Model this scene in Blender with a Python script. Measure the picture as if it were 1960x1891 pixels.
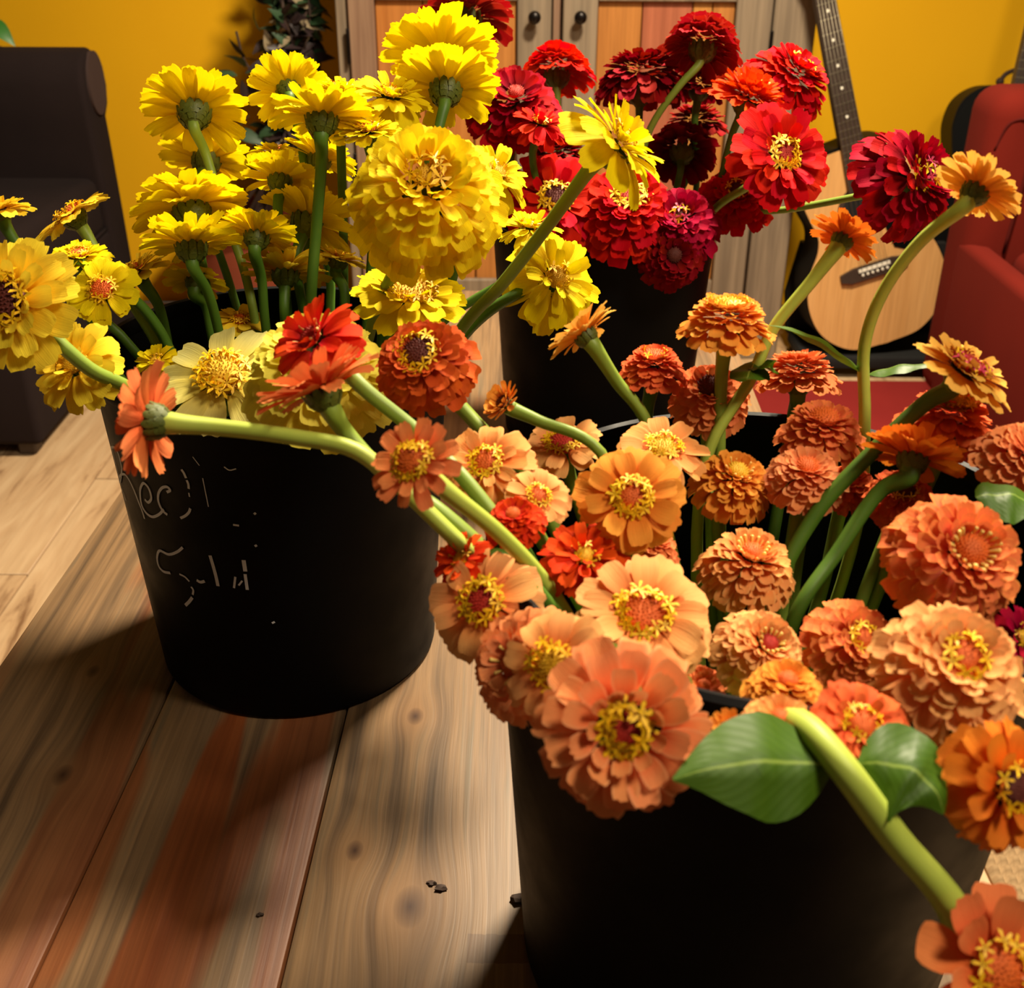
import bpy, bmesh, math, random
from mathutils import Vector, Matrix

# ------------------------------------------------------------------ camera, light, exposure
for o in list(bpy.data.objects):
    bpy.data.objects.remove(o)
scene = bpy.context.scene
C = scene.collection
FPX, PITCH, ROLL = 2187.0, 0.497, 0.006
IW, IH = 1960.0, 1891.0
TABLE_Z = 0.55
CAM = Vector((0, 0, TABLE_Z + 0.594))
ex = Vector((1, 0, 0))
up0 = Vector((0, math.sin(PITCH), math.cos(PITCH)))
fw = Vector((0, math.cos(PITCH), -math.sin(PITCH)))
cx = math.cos(ROLL) * ex + math.sin(ROLL) * up0
cup = -(math.sin(ROLL) * ex - math.cos(ROLL) * up0)
cam_d = bpy.data.cameras.new('camera')
cam = bpy.data.objects.new('camera', cam_d)
C.objects.link(cam)
cam.matrix_world = Matrix(((cx.x, cup.x, -fw.x, CAM.x), (cx.y, cup.y, -fw.y, CAM.y), (cx.z, cup.z, -fw.z, CAM.z), (0, 0, 0, 1)))
cam_d.sensor_fit = 'HORIZONTAL'
cam_d.sensor_width = 36
cam_d.lens = FPX / IW * 36
cam_d.clip_start = 0.02
cam_d.dof.use_dof = True
cam_d.dof.focus_distance = 0.86
cam_d.dof.aperture_fstop = 13
scene.camera = cam

w = bpy.data.worlds.new('world')
scene.world = w
w.use_nodes = True
w.node_tree.nodes['Background'].inputs[0].default_value = (1.0, 0.74, 0.46, 1)
w.node_tree.nodes['Background'].inputs[1].default_value = 0.06


def area(name, loc, target, size, energy, col):
    d = bpy.data.lights.new(name, 'AREA')
    d.shape = 'DISK'
    d.size = size
    d.energy = energy
    d.color = col
    o = bpy.data.objects.new(name, d)
    o.location = loc
    o.rotation_euler = (Vector(target) - Vector(loc)).to_track_quat('-Z', 'Y').to_euler()
    C.objects.link(o)
    return o


area('ceiling_lamp', (0.48, 1.66, 2.30), (0.1, 1.2, 0.5), 0.30, 118, (1.0, 0.85, 0.62))
area('front_fill', (0.95, 0.05, 2.45), (0.1, 0.9, 0.6), 0.5, 31, (1.0, 0.84, 0.62))  # added fill to brighten the flower fronts; no such lamp is known
vs = scene.view_settings
vs.view_transform = 'Standard'
vs.look = 'None'
vs.gamma = 1
vs.use_curve_mapping = False
vs.exposure = 0.0


# ------------------------------------------------------------------ helpers
def ray(px, py):
    """direction through a pixel of the 1960x1891 frame, with unit depth along the camera axis"""
    return fw + cx * ((px - IW / 2) / FPX) - cup * ((py - IH / 2) / FPX)


def atY(px, py, Y):
    r = ray(px, py)
    return CAM + r * (Y / r.y)


def atZ(px, py, Z):
    r = ray(px, py)
    return CAM + r * ((Z - CAM.z) / r.z)


def depth_of(p):
    return (p - CAM).dot(fw)


def srgb(r, g, b):
    def f(c):
        c /= 255.0
        return c / 12.92 if c <= 0.04045 else ((c + 0.055) / 1.055) ** 2.4
    return (f(r), f(g), f(b), 1)


def link(o, parent=None):
    C.objects.link(o)
    if parent is not None:
        o.parent = parent
    return o


def mesh_obj(name, bm, mat, parent=None, smooth=True):
    me = bpy.data.meshes.new(name)
    bm.normal_update()
    bm.to_mesh(me)
    bm.free()
    if smooth:
        me.polygons.foreach_set('use_smooth', [True] * len(me.polygons))
        me.set_sharp_from_angle(angle=0.7)
    if mat is not None:
        me.materials.append(mat)
    return link(bpy.data.objects.new(name, me), parent)


def mk_mesh(name, verts, faces, uvs=None, smooth=True):
    me = bpy.data.meshes.new(name)
    me.from_pydata(verts, [], faces)
    if uvs is not None:
        uv = me.uv_layers.new(name='UVMap')
        flat = []
        for l in me.loops:
            flat.extend(uvs[l.vertex_index])
        uv.data.foreach_set('uv', flat)
    if smooth:
        me.polygons.foreach_set('use_smooth', [True] * len(me.polygons))
    me.update()
    return me


def tag(o, label=None, cat=None, group=None, kind=None):
    if label:
        o['label'] = label
    if cat:
        o['category'] = cat
    if group:
        o['group'] = group
    if kind:
        o['kind'] = kind
    return o


def empty(name, loc=(0, 0, 0), parent=None):
    o = bpy.data.objects.new(name, None)
    o.empty_display_size = 0.02
    o.location = loc
    return link(o, parent)


def box_bm(x0, x1, y0, y1, z0, z1, bev=0.0, seg=2, bm=None):
    own = bm is None
    b = bmesh.new()
    bmesh.ops.create_cube(b, size=1)
    for v in b.verts:
        v.co = Vector(((x0 + x1) / 2 + v.co.x * (x1 - x0), (y0 + y1) / 2 + v.co.y * (y1 - y0), (z0 + z1) / 2 + v.co.z * (z1 - z0)))
    if bev > 0:
        bmesh.ops.bevel(b, geom=list(b.edges), offset=bev, segments=seg, profile=0.5, affect='EDGES')
    if own:
        return b
    me = bpy.data.meshes.new('t')
    b.to_mesh(me)
    b.free()
    bm.from_mesh(me)
    bpy.data.meshes.remove(me)
    return bm


def box(name, x0, x1, y0, y1, z0, z1, mat, parent=None, bev=0.0, seg=2, smooth=True):
    """box around its own centre so object coordinates start there"""
    c = Vector(((x0 + x1) / 2, (y0 + y1) / 2, (z0 + z1) / 2))
    bm = box_bm(x0 - c.x, x1 - c.x, y0 - c.y, y1 - c.y, z0 - c.z, z1 - c.z, bev, seg)
    o = mesh_obj(name, bm, mat, parent, smooth and bev > 0)
    o.location = c
    return o


def catmull(pts, n=8):
    """centripetal Catmull-Rom through the points"""
    P = [Vector(p) for p in pts]
    P = [P[0] * 2 - P[1]] + P + [P[-1] * 2 - P[-2]]
    out = []
    for i in range(1, len(P) - 2):
        a, b, c, d = P[i - 1], P[i], P[i + 1], P[i + 2]
        t0 = 0.0
        t1 = t0 + max(1e-6, (b - a).length) ** 0.5
        t2 = t1 + max(1e-6, (c - b).length) ** 0.5
        t3 = t2 + max(1e-6, (d - c).length) ** 0.5
        for k in range(n):
            t = t1 + (t2 - t1) * k / n
            A1 = a * ((t1 - t) / (t1 - t0)) + b * ((t - t0) / (t1 - t0))
            A2 = b * ((t2 - t) / (t2 - t1)) + c * ((t - t1) / (t2 - t1))
            A3 = c * ((t3 - t) / (t3 - t2)) + d * ((t - t2) / (t3 - t2))
            B1 = A1 * ((t2 - t) / (t2 - t0)) + A2 * ((t - t0) / (t2 - t0))
            B2 = A2 * ((t3 - t) / (t3 - t1)) + A3 * ((t - t1) / (t3 - t1))
            out.append(B1 * ((t2 - t) / (t2 - t1)) + B2 * ((t - t1) / (t2 - t1)))
    out.append(P[-2].copy())
    return out


def tube_mesh(name, pts, radii, sides=8, rib=0.0, caps=True):
    verts, faces, uvs = [], [], []
    n = len(pts)
    T = [(pts[min(i + 1, n - 1)] - pts[max(i - 1, 0)]).normalized() for i in range(n)]
    ref = Vector((0, 0, 1)) if abs(T[0].z) < 0.9 else Vector((1, 0, 0))
    U = T[0].cross(ref).normalized()
    for i in range(n):
        U = (U - T[i] * U.dot(T[i]))
        U.normalize()
        V = T[i].cross(U)
        for k in range(sides):
            a = 2 * math.pi * k / sides
            r = radii[i] * (1 + (rib if k % 2 else -rib))
            verts.append(pts[i] + (U * math.cos(a) + V * math.sin(a)) * r)
            uvs.append((k / sides, i / max(1, n - 1)))
    for i in range(n - 1):
        for k in range(sides):
            a, b = i * sides + k, i * sides + (k + 1) % sides
            faces.append((a, b, b + sides, a + sides))
    if caps:
        faces.append(tuple(reversed(range(sides))))
        faces.append(tuple((n - 1) * sides + k for k in range(sides)))
    return mk_mesh(name, [tuple(v) for v in verts], faces, uvs)


def lathe_bm(profile, seg=64):
    bm = bmesh.new()
    rings = []
    for r, z in profile:
        if r < 1e-5:
            rings.append([bm.verts.new((0, 0, z))])
        else:
            rings.append([bm.verts.new((r * math.cos(2 * math.pi * k / seg), r * math.sin(2 * math.pi * k / seg), z)) for k in range(seg)])
    for a, b in zip(rings, rings[1:]):
        for k in range(seg):
            k2 = (k + 1) % seg
            if len(a) == 1:
                bm.faces.new((a[0], b[k2], b[k]))
            elif len(b) == 1:
                bm.faces.new((a[k], a[k2], b[0]))
            else:
                bm.faces.new((a[k], a[k2], b[k2], b[k]))
    bmesh.ops.recalc_face_normals(bm, faces=bm.faces)
    return bm


# ------------------------------------------------------------------ materials
class NT:
    def __init__(self, name):
        self.m = bpy.data.materials.new(name)
        self.m.use_nodes = True
        self.t = self.m.node_tree
        self.b = self.t.nodes['Principled BSDF']
        self.out = self.t.nodes['Material Output']

    def n(self, typ, **kw):
        nd = self.t.nodes.new(typ)
        ins = kw.pop('ins', {})
        for k, v in kw.items():
            setattr(nd, k, v)
        for k, v in ins.items():
            if isinstance(v, bpy.types.NodeSocket):
                self.t.links.new(v, nd.inputs[k])
            else:
                nd.inputs[k].default_value = v
        return nd

    def math(self, op, a, b=0.0, clamp=False):
        nd = self.n('ShaderNodeMath', operation=op, ins={0: a, 1: b})
        nd.use_clamp = clamp
        return nd.outputs[0]

    def mix(self, fac, a, b, blend='MIX'):
        nd = self.n('ShaderNodeMix', data_type='RGBA', blend_type=blend)
        for i, v in ((0, fac), (6, a), (7, b)):
            if isinstance(v, bpy.types.NodeSocket):
                self.t.links.new(v, nd.inputs[i])
            else:
                nd.inputs[i].default_value = v
        return nd.outputs[2]

    def ramp(self, fac, stops):
        nd = self.n('ShaderNodeValToRGB', ins={0: fac})
        el = nd.color_ramp.elements
        while len(el) < len(stops):
            el.new(0.5)
        for e, (p, c) in zip(el, stops):
            e.position = p
            e.color = c
        return nd.outputs[0]

    def noise(self, vec, scale, detail=4, rough=0.55, dist=0.0):
        return self.n('ShaderNodeTexNoise', ins={'Vector': vec, 'Scale': scale, 'Detail': detail, 'Roughness': rough, 'Distortion': dist}).outputs[0]

    def coord(self, which='Object'):
        return self.n('ShaderNodeTexCoord').outputs[which]

    def mapping(self, vec, scale=(1, 1, 1), loc=(0, 0, 0), rot=(0, 0, 0)):
        return self.n('ShaderNodeMapping', ins={'Vector': vec, 'Scale': scale, 'Location': loc, 'Rotation': rot}).outputs[0]

    def set(self, color=None, rough=0.5, metal=0.0, spec=None):
        if color is not None:
            if isinstance(color, bpy.types.NodeSocket):
                self.t.links.new(color, self.b.inputs['Base Color'])
            else:
                self.b.inputs['Base Color'].default_value = color
        if isinstance(rough, bpy.types.NodeSocket):
            self.t.links.new(rough, self.b.inputs['Roughness'])
        else:
            self.b.inputs['Roughness'].default_value = rough
        self.b.inputs['Metallic'].default_value = metal
        if spec is not None:
            self.b.inputs['Specular IOR Level'].default_value = spec
        return self.m

    def bump(self, h, strength=0.3, dist=0.002):
        nd = self.n('ShaderNodeBump', ins={'Height': h, 'Strength': strength, 'Distance': dist})
        self.t.links.new(nd.outputs[0], self.b.inputs['Normal'])


def plain(name, col, rough=0.5, metal=0.0, noise=0.0, scale=30, spec=None):
    t = NT(name)
    if noise > 0:
        n = t.noise(t.coord(), scale)
        c = t.mix(n, tuple(x * (1 - noise) for x in col[:3]) + (1,), tuple(min(1, x * (1 + noise)) for x in col[:3]) + (1,))
        return t.set(c, rough, metal, spec)
    return t.set(col, rough, metal, spec)


def petal_mat(name, tip, base, transl=0.28, var=0.10, edge=None):
    t = NT(name)
    uv = t.n('ShaderNodeUVMap').outputs[0]
    sep = t.n('ShaderNodeSeparateXYZ', ins={0: uv})
    u, v = sep.outputs[0], sep.outputs[1]
    c = t.mix(t.ramp(u, [(0.05, (0, 0, 0, 1)), (0.75, (1, 1, 1, 1))]), base, tip)
    if edge is not None:
        e = t.math('ABSOLUTE', t.math('SUBTRACT', v, 0.5))
        c = t.mix(t.ramp(e, [(0.36, (0, 0, 0, 1)), (0.5, (1, 1, 1, 1))]), c, edge)
    veins = t.noise(t.mapping(uv, scale=(1.2, 20, 1)), 1.0, 2)
    c = t.mix(0.30, c, t.mix(veins, (0.35, 0.35, 0.35, 1), (1, 1, 1, 1)), 'MULTIPLY')
    rnd = t.n('ShaderNodeObjectInfo').outputs['Random']
    hsv = t.n('ShaderNodeHueSaturation', ins={'Hue': t.math('ADD', 0.5 - 0.005, t.math('MULTIPLY', rnd, 0.010)),
                                             'Value': t.math('ADD', 1 - var, t.math('MULTIPLY', t.math('FRACT', t.math('MULTIPLY', rnd, 7.3)), var * 1.6)), 'Color': c})
    col = hsv.outputs[0]
    t.set(col, 0.7, 0, 0.10)
    t.bump(veins, 0.45, 0.0008)
    tr = t.n('ShaderNodeBsdfTranslucent', ins={'Color': col})
    mx = t.n('ShaderNodeMixShader', ins={0: transl, 1: t.b.outputs[0], 2: tr.outputs[0]})
    t.t.links.new(mx.outputs[0], t.out.inputs[0])
    return t.m


PAL = {
    'yellow': petal_mat('petal_yellow', srgb(252, 228, 12), srgb(226, 192, 2), 0.34),
    'warm': petal_mat('petal_warm_yellow', srgb(255, 230, 26), srgb(250, 196, 4), 0.36),
    'gold': petal_mat('petal_soft_gold', srgb(255, 224, 58), srgb(238, 182, 14), 0.3),
    'lemon': petal_mat('petal_lemon', srgb(255, 240, 96), srgb(246, 216, 44), 0.3),
    'cream': petal_mat('petal_cream', srgb(255, 243, 150), srgb(246, 220, 78), 0.28),
    'red': petal_mat('petal_red', srgb(220, 8, 6), srgb(160, 2, 6), 0.2, edge=srgb(226, 22, 12)),
    'scarlet': petal_mat('petal_scarlet', srgb(224, 28, 8), srgb(180, 10, 6), 0.2),
    'dullred': petal_mat('petal_dull_red', srgb(176, 22, 20), srgb(130, 6, 14), 0.2, edge=srgb(190, 56, 44)),
    'crimson': petal_mat('petal_crimson', srgb(178, 2, 28), srgb(120, 0, 22), 0.2),
    'magenta': petal_mat('petal_magenta', srgb(184, 4, 52), srgb(136, 0, 44), 0.2),
    'dark': petal_mat('petal_dark_red', srgb(146, 4, 8), srgb(92, 1, 5), 0.18),
    'orangered': petal_mat('petal_orange_red', srgb(240, 76, 12), srgb(216, 46, 8), 0.22),
    'vermilion': petal_mat('petal_vermilion', srgb(234, 66, 16), srgb(206, 34, 34), 0.24),
    'brick': petal_mat('petal_brick', srgb(218, 92, 32), srgb(168, 44, 12), 0.2),
    'coral': petal_mat('petal_coral', srgb(248, 142, 82), srgb(234, 102, 46), 0.18),
    'coralred': petal_mat('petal_coral_red', srgb(244, 114, 60), srgb(228, 76, 36), 0.17),
    'pinkcoral': petal_mat('petal_pink_coral', srgb(250, 138, 78), srgb(236, 92, 80), 0.18, edge=srgb(254, 160, 80)),
    'orange': petal_mat('petal_orange', srgb(252, 166, 64), srgb(244, 124, 28), 0.18),
    'deeporange': petal_mat('petal_deep_orange', srgb(240, 136, 40), srgb(224, 96, 12), 0.24),
    'apricot': petal_mat('petal_apricot', srgb(255, 200, 92), srgb(244, 160, 40), 0.28),
    'peach': petal_mat('petal_peach', srgb(255, 170, 96), srgb(246, 124, 50), 0.18, edge=srgb(255, 188, 114)),
    'palepeach': petal_mat('petal_pale_peach', srgb(255, 184, 112), srgb(248, 130, 58), 0.18),
    'salmon': petal_mat('petal_salmon', srgb(250, 156, 96), srgb(236, 108, 54), 0.18, edge=srgb(255, 174, 116)),
}


def stem_mat(name, c1, c2):
    t = NT(name)
    n = t.noise(t.coord(), 38, 3)
    uv = t.n('ShaderNodeUVMap').outputs[0]
    streak = t.noise(t.mapping(uv, scale=(14, 1.5, 1)), 1.0, 2)
    c = t.mix(n, c1, c2)
    c = t.mix(0.35, c, t.mix(streak, (0.3, 0.35, 0.3, 1), (1, 1, 0.9, 1)), 'MULTIPLY')
    t.bump(n, 0.3, 0.0006)
    return t.set(c, 0.5, 0, 0.4)


STEM = stem_mat('stem_green', srgb(112, 142, 46), srgb(150, 172, 66))
STEM_D = stem_mat('stem_dark_green', srgb(62, 104, 26), srgb(96, 132, 40))
STEM_B = stem_mat('stem_lime', srgb(160, 184, 66), srgb(196, 208, 92))
CALYX = stem_mat('calyx_green', srgb(60, 80, 22), srgb(106, 112, 44))


def leaf_material():
    t = NT('leaf_green')
    uv = t.n('ShaderNodeUVMap').outputs[0]
    sep = t.n('ShaderNodeSeparateXYZ', ins={0: uv})
    v = t.math('ABSOLUTE', t.math('SUBTRACT', sep.outputs[1], 0.5))
    rib = t.ramp(v, [(0.006, (1, 1, 1, 1)), (0.028, (0, 0, 0, 1))])
    side = t.math('ADD', sep.outputs[0], t.math('MULTIPLY', v, -0.9))
    veins = t.n('ShaderNodeTexWave', ins={'Vector': t.n('ShaderNodeCombineXYZ', ins={0: side}).outputs[0], 'Scale': 3.2, 'Distortion': 0.6}).outputs[1]
    c = t.mix(t.noise(t.coord(), 25), srgb(48, 84, 6), srgb(78, 112, 12))
    c = t.mix(t.math('MULTIPLY', t.ramp(veins, [(0.9, (0, 0, 0, 1)), (1, (1, 1, 1, 1))]), 0.10), c, srgb(120, 160, 60))
    c = t.mix(t.math('MULTIPLY', rib, 0.7), c, srgb(150, 176, 76))
    t.set(c, 0.48, 0, 0.35)
    t.bump(veins, 0.08, 0.0004)
    tr = t.n('ShaderNodeBsdfTranslucent', ins={'Color': c})
    mx = t.n('ShaderNodeMixShader', ins={0: 0.22, 1: t.b.outputs[0], 2: tr.outputs[0]})
    t.t.links.new(mx.outputs[0], t.out.inputs[0])
    return t.m


LEAF = leaf_material()
DISC_M = {
    'yellow': plain('disc_yellow', srgb(222, 168, 18), 0.7, noise=0.5, scale=300),
    'orange': plain('disc_orange', srgb(214, 96, 14), 0.7, noise=0.5, scale=300),
    'red': plain('disc_red', srgb(176, 36, 16), 0.7, noise=0.5, scale=300),
    'dark': plain('disc_dark', srgb(92, 30, 16), 0.7, noise=0.5, scale=300),
}
FLORET = plain('floret_yellow', srgb(255, 196, 10), 0.55, noise=0.15, scale=80)
FLORET_P = plain('floret_pale', srgb(240, 206, 110), 0.55, noise=0.15, scale=80)
FLORET_K = plain('floret_pink', srgb(226, 70, 110), 0.55, noise=0.25, scale=80)


def bucket_material():
    t = NT('black_bucket_plastic')
    co = t.coord()
    scr = t.noise(t.mapping(co, scale=(40, 40, 7)), 3.0, 5, 0.7)
    c = t.mix(t.ramp(scr, [(0.66, (0, 0, 0, 1)), (0.80, (1, 1, 1, 1))]), srgb(5, 5, 6), srgb(18, 17, 16))
    r = t.ramp(t.noise(co, 22, 4), [(0.3, (0.42, 0.42, 0.42, 1)), (0.7, (0.62, 0.62, 0.62, 1))])
    return t.set(c, r, 0, 0.11)


BUCKET = bucket_material()
CHALK = plain('chalk_marker', srgb(226, 230, 236), 0.8)


def table_wood():
    t = NT('table_wood')
    pos = t.n('ShaderNodeNewGeometry').outputs['Position']
    sep = t.n('ShaderNodeSeparateXYZ', ins={0: pos})
    x, y = sep.outputs[0], sep.outputs[1]
    knots = [atZ(785, 1735, TABLE_Z), atZ(795, 1371, TABLE_Z), atZ(679, 1628, TABLE_Z), atZ(178, 1285, TABLE_Z), atZ(120, 1483, TABLE_Z), Vector((0.1, 1.5, 0)), Vector((-0.32, 1.1, 0))]
    size = [0.018, 0.011, 0.010, 0.009, 0.012, 0.02, 0.015]
    kmask, kring, push = None, None, None
    for k, s in zip(knots, size):
        dx = t.math('SUBTRACT', x, k.x)
        dy = t.math('MULTIPLY', t.math('SUBTRACT', y, k.y), 0.62)
        d = t.math('SQRT', t.math('ADD', t.math('MULTIPLY', dx, dx), t.math('MULTIPLY', dy, dy)))
        g = t.math('DIVIDE', d, s)
        m = t.math('SUBTRACT', 1.0, t.math('MULTIPLY', g, 1.6), True)
        e = t.math('EXPONENT', t.math('MULTIPLY', t.math('MULTIPLY', g, g), -0.35))
        p = t.math('MULTIPLY', t.math('MULTIPLY', dx, e), 0.75)
        kmask = m if kmask is None else t.math('MAXIMUM', kmask, m)
        kring = e if kring is None else t.math('MAXIMUM', kring, e)
        push = p if push is None else t.math('ADD', push, p)
    x2 = t.math('SUBTRACT', x, push)
    rnd = t.n('ShaderNodeObjectInfo').outputs['Random']
    v = t.n('ShaderNodeCombineXYZ', ins={0: x2, 1: y, 2: t.math('MULTIPLY', rnd, 5.0)}).outputs[0]
    g1 = t.noise(t.mapping(v, scale=(85, 2.4, 1)), 1.0, 4, 0.6, 0.3)
    g2 = t.noise(t.mapping(v, scale=(260, 5, 1)), 1.0, 3, 0.6)
    flame = t.noise(t.mapping(v, scale=(17, 1.6, 1), loc=(3.1, 0.7, 0)), 1.0, 2, 0.45, 0.2)
    c = t.ramp(g1, [(0.30, srgb(80, 64, 49)), (0.45, srgb(116, 92, 67)), (0.58, srgb(136, 107, 76)), (0.75, srgb(102, 91, 74))])
    fl = t.ramp(flame, [(0.53, (0, 0, 0, 1)), (0.57, (1, 1, 1, 1))])
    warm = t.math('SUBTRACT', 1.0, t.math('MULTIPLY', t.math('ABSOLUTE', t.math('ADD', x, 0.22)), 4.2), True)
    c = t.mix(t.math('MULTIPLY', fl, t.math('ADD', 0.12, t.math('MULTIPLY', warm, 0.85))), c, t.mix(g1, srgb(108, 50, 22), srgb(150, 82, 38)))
    c = t.mix(0.5, c, t.ramp(g2, [(0.3, (0.55, 0.52, 0.5, 1)), (0.6, (1, 1, 1, 1))]), 'MULTIPLY')
    c = t.mix(t.math('MULTIPLY', kring, 0.5), c, srgb(132, 94, 58))
    c = t.mix(t.math('POWER', kmask, 0.7), c, srgb(58, 34, 22))
    # dark tape residue near the front
    q = atZ(955, 1815, TABLE_Z)
    ax = t.math('LESS_THAN', t.math('ABSOLUTE', t.math('SUBTRACT', x, q.x)), 0.02)
    ay = t.math('LESS_THAN', t.math('ABSOLUTE', t.math('SUBTRACT', t.math('ADD', y, t.math('MULTIPLY', g1, 0.006)), q.y + 0.003)), 0.011)
    c = t.mix(t.math('MULTIPLY', t.math('MULTIPLY', ax, ay), 0.5), c, srgb(70, 42, 28))
    t.bump(t.math('ADD', g1, t.math('MULTIPLY', g2, 0.5)), 0.3, 0.0012)
    return t.set(c, 0.5, 0, 0.35)


def floor_plank():
    t = NT('floor_plank_wood_look')
    rnd = t.n('ShaderNodeObjectInfo').outputs['Random']
    pos = t.n('ShaderNodeNewGeometry').outputs['Position']
    v = t.n('ShaderNodeVectorMath', operation='ADD', ins={0: pos, 1: t.n('ShaderNodeCombineXYZ', ins={0: t.math('MULTIPLY', rnd, 9), 1: t.math('MULTIPLY', rnd, 4)}).outputs[0]}).outputs[0]
    g = t.noise(t.mapping(v, scale=(16, 2.2, 1)), 1.0, 5, 0.62, 1.4)
    g2 = t.noise(t.mapping(v, scale=(90, 6, 1)), 1.0, 3)
    c = t.ramp(g, [(0.28, srgb(130, 96, 66)), (0.42, srgb(192, 158, 120)), (0.7, srgb(208, 178, 140))])
    c = t.mix(0.3, c, t.ramp(g2, [(0.3, (0.6, 0.55, 0.5, 1)), (0.6, (1, 1, 1, 1))]), 'MULTIPLY')
    return t.set(c, 0.45, 0, 0.4)


def cab_wood(name, a, b):
    t = NT(name)
    rnd = t.n('ShaderNodeObjectInfo').outputs['Random']
    pos = t.n('ShaderNodeNewGeometry').outputs['Position']
    v = t.n('ShaderNodeVectorMath', operation='ADD', ins={0: pos, 1: t.n('ShaderNodeCombineXYZ', ins={0: t.math('MULTIPLY', rnd, 9), 2: rnd}).outputs[0]}).outputs[0]
    g = t.noise(t.mapping(v, scale=(45, 10, 2)), 1.0, 4, 0.6, 0.5)
    g2 = t.noise(t.mapping(v, scale=(190, 20, 5)), 1.0, 3)
    c = t.mix(t.ramp(g, [(0.3, (0, 0, 0, 1)), (0.7, (1, 1, 1, 1))]), a, b)
    c = t.mix(0.35, c, t.ramp(g2, [(0.3, (0.6, 0.58, 0.55, 1)), (0.6, (1, 1, 1, 1))]), 'MULTIPLY')
    return t.set(c, 0.55, 0, 0.3)


def fabric(name, col, col2):
    t = NT(name)
    co = t.coord()
    n = t.noise(co, 900, 2)
    n2 = t.noise(co, 6, 3)
    t.bump(n, 0.4, 0.001)
    return t.set(t.mix(n2, col, col2), 0.95, 0, 0.15)


def wall_mat():
    t = NT('golden_yellow_plaster')
    co = t.coord()
    n = t.noise(co, 2.4, 4)
    n2 = t.noise(co, 120, 3)
    t.bump(n2, 0.15, 0.001)
    return t.set(t.mix(n, srgb(236, 174, 10), srgb(246, 186, 14)), 0.75, 0, 0.25)


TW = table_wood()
FP = floor_plank()
GREY = cab_wood('weathered_grey_wood', srgb(112, 98, 82), srgb(148, 130, 108))
BROWNG = cab_wood('weathered_brown_wood', srgb(122, 92, 74), srgb(154, 124, 100))
PANEL = [cab_wood('panel_orange', srgb(170, 104, 44), srgb(188, 122, 58)), cab_wood('panel_amber', srgb(160, 102, 46), srgb(188, 124, 60)),
         cab_wood('panel_brown', srgb(140, 80, 44), srgb(168, 98, 54)), cab_wood('panel_rosy', srgb(150, 84, 58), srgb(178, 104, 74)),
         cab_wood('panel_gold', srgb(180, 120, 54), srgb(196, 136, 68))]
BLACK_METAL = plain('dark_knob_metal', srgb(26, 20, 18), 0.3, 0.6)
DARKFAB = fabric('charcoal_fabric', srgb(28, 20, 20), srgb(38, 28, 28))
REDFAB = fabric('brick_red_fabric', srgb(92, 20, 11), srgb(106, 25, 14))
WALL = wall_mat()
BLACK = plain('gloss_black', srgb(5, 5, 5), 0.55, spec=0.15)
SHADOWBLACK = plain('flat_black', srgb(10, 9, 9), 0.8)
SPRUCE = cab_wood('guitar_spruce', srgb(206, 152, 90), srgb(222, 170, 108))
ROSEWOOD = plain('rosewood', srgb(58, 44, 36), 0.5, noise=0.3, scale=60)
FRET = plain('fret_metal', srgb(150, 140, 120), 0.35, 0.8)
WHITE = plain('bone_white', srgb(232, 226, 210), 0.5)
TERRA = plain('terracotta', srgb(124, 52, 26), 0.7, noise=0.2, scale=12)
RUGRED = fabric('rug_red', srgb(116, 28, 28), srgb(136, 38, 34))
RUGBEIGE = plain('rug_beige', srgb(150, 122, 86), 0.9, noise=0.2, scale=60)
VINE_LEAF = plain('vine_leaf', srgb(44, 70, 42), 0.5, noise=0.4, scale=14)
VINE_LEAF_D = plain('vine_leaf_dark', srgb(48, 34, 34), 0.5, noise=0.4, scale=14)
VINE_LEAF_P = plain('vine_leaf_pale', srgb(140, 124, 96), 0.6, noise=0.3, scale=14)
VINE_STEM = plain('vine_stem', srgb(58, 40, 30), 0.8)

# ------------------------------------------------------------------ the room
tag(box('wall_back', -3.2, 3.2, 3.32, 3.44, 0, 2.6, WALL), 'golden yellow plaster wall behind the cabinet', 'wall', kind='structure')
fl = tag(box('floor', -3.2, 3.2, -0.6, 3.32, -0.06, -0.006, plain('grout', srgb(110, 90, 70), 0.9)), 'beige wood-look plank floor', 'floor', kind='structure')
rng = random.Random(4)
pm = None
for i in range(-9, 10):
    off = (0.36 if i % 2 else -0.02) + atZ(60, 1088, 0).y - 1.2
    for j in range(-1, 3):
        y0, y1 = off + j * 1.2, off + (j + 1) * 1.2
        y0, y1 = max(y0, -0.55), min(y1, 3.31)
        if y1 - y0 < 0.1:
            continue
        X = -1.14 + (i + 0) * 0.245
        o = box('plank', X + 0.0015, X + 0.2435, y0 + 0.0015, y1 - 0.0015, -0.006, 0.0, FP, None, 0.001, 1)
        o.location -= Vector(fl.location)
        o.parent = fl

# rugs
r0 = atZ(1560, 733, 0)
bm = box_bm(-0.62, 0.62, -0.55, 0.55, 0, 0.008, 0.003, 1)
rug = mesh_obj('red_rug', bm, RUGRED)
rug.location = (r0.x + 0.40, r0.y - 0.55, 0.0)
tag(rug, 'dark red flat rug on the floor in front of the guitar', 'rug')

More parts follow.
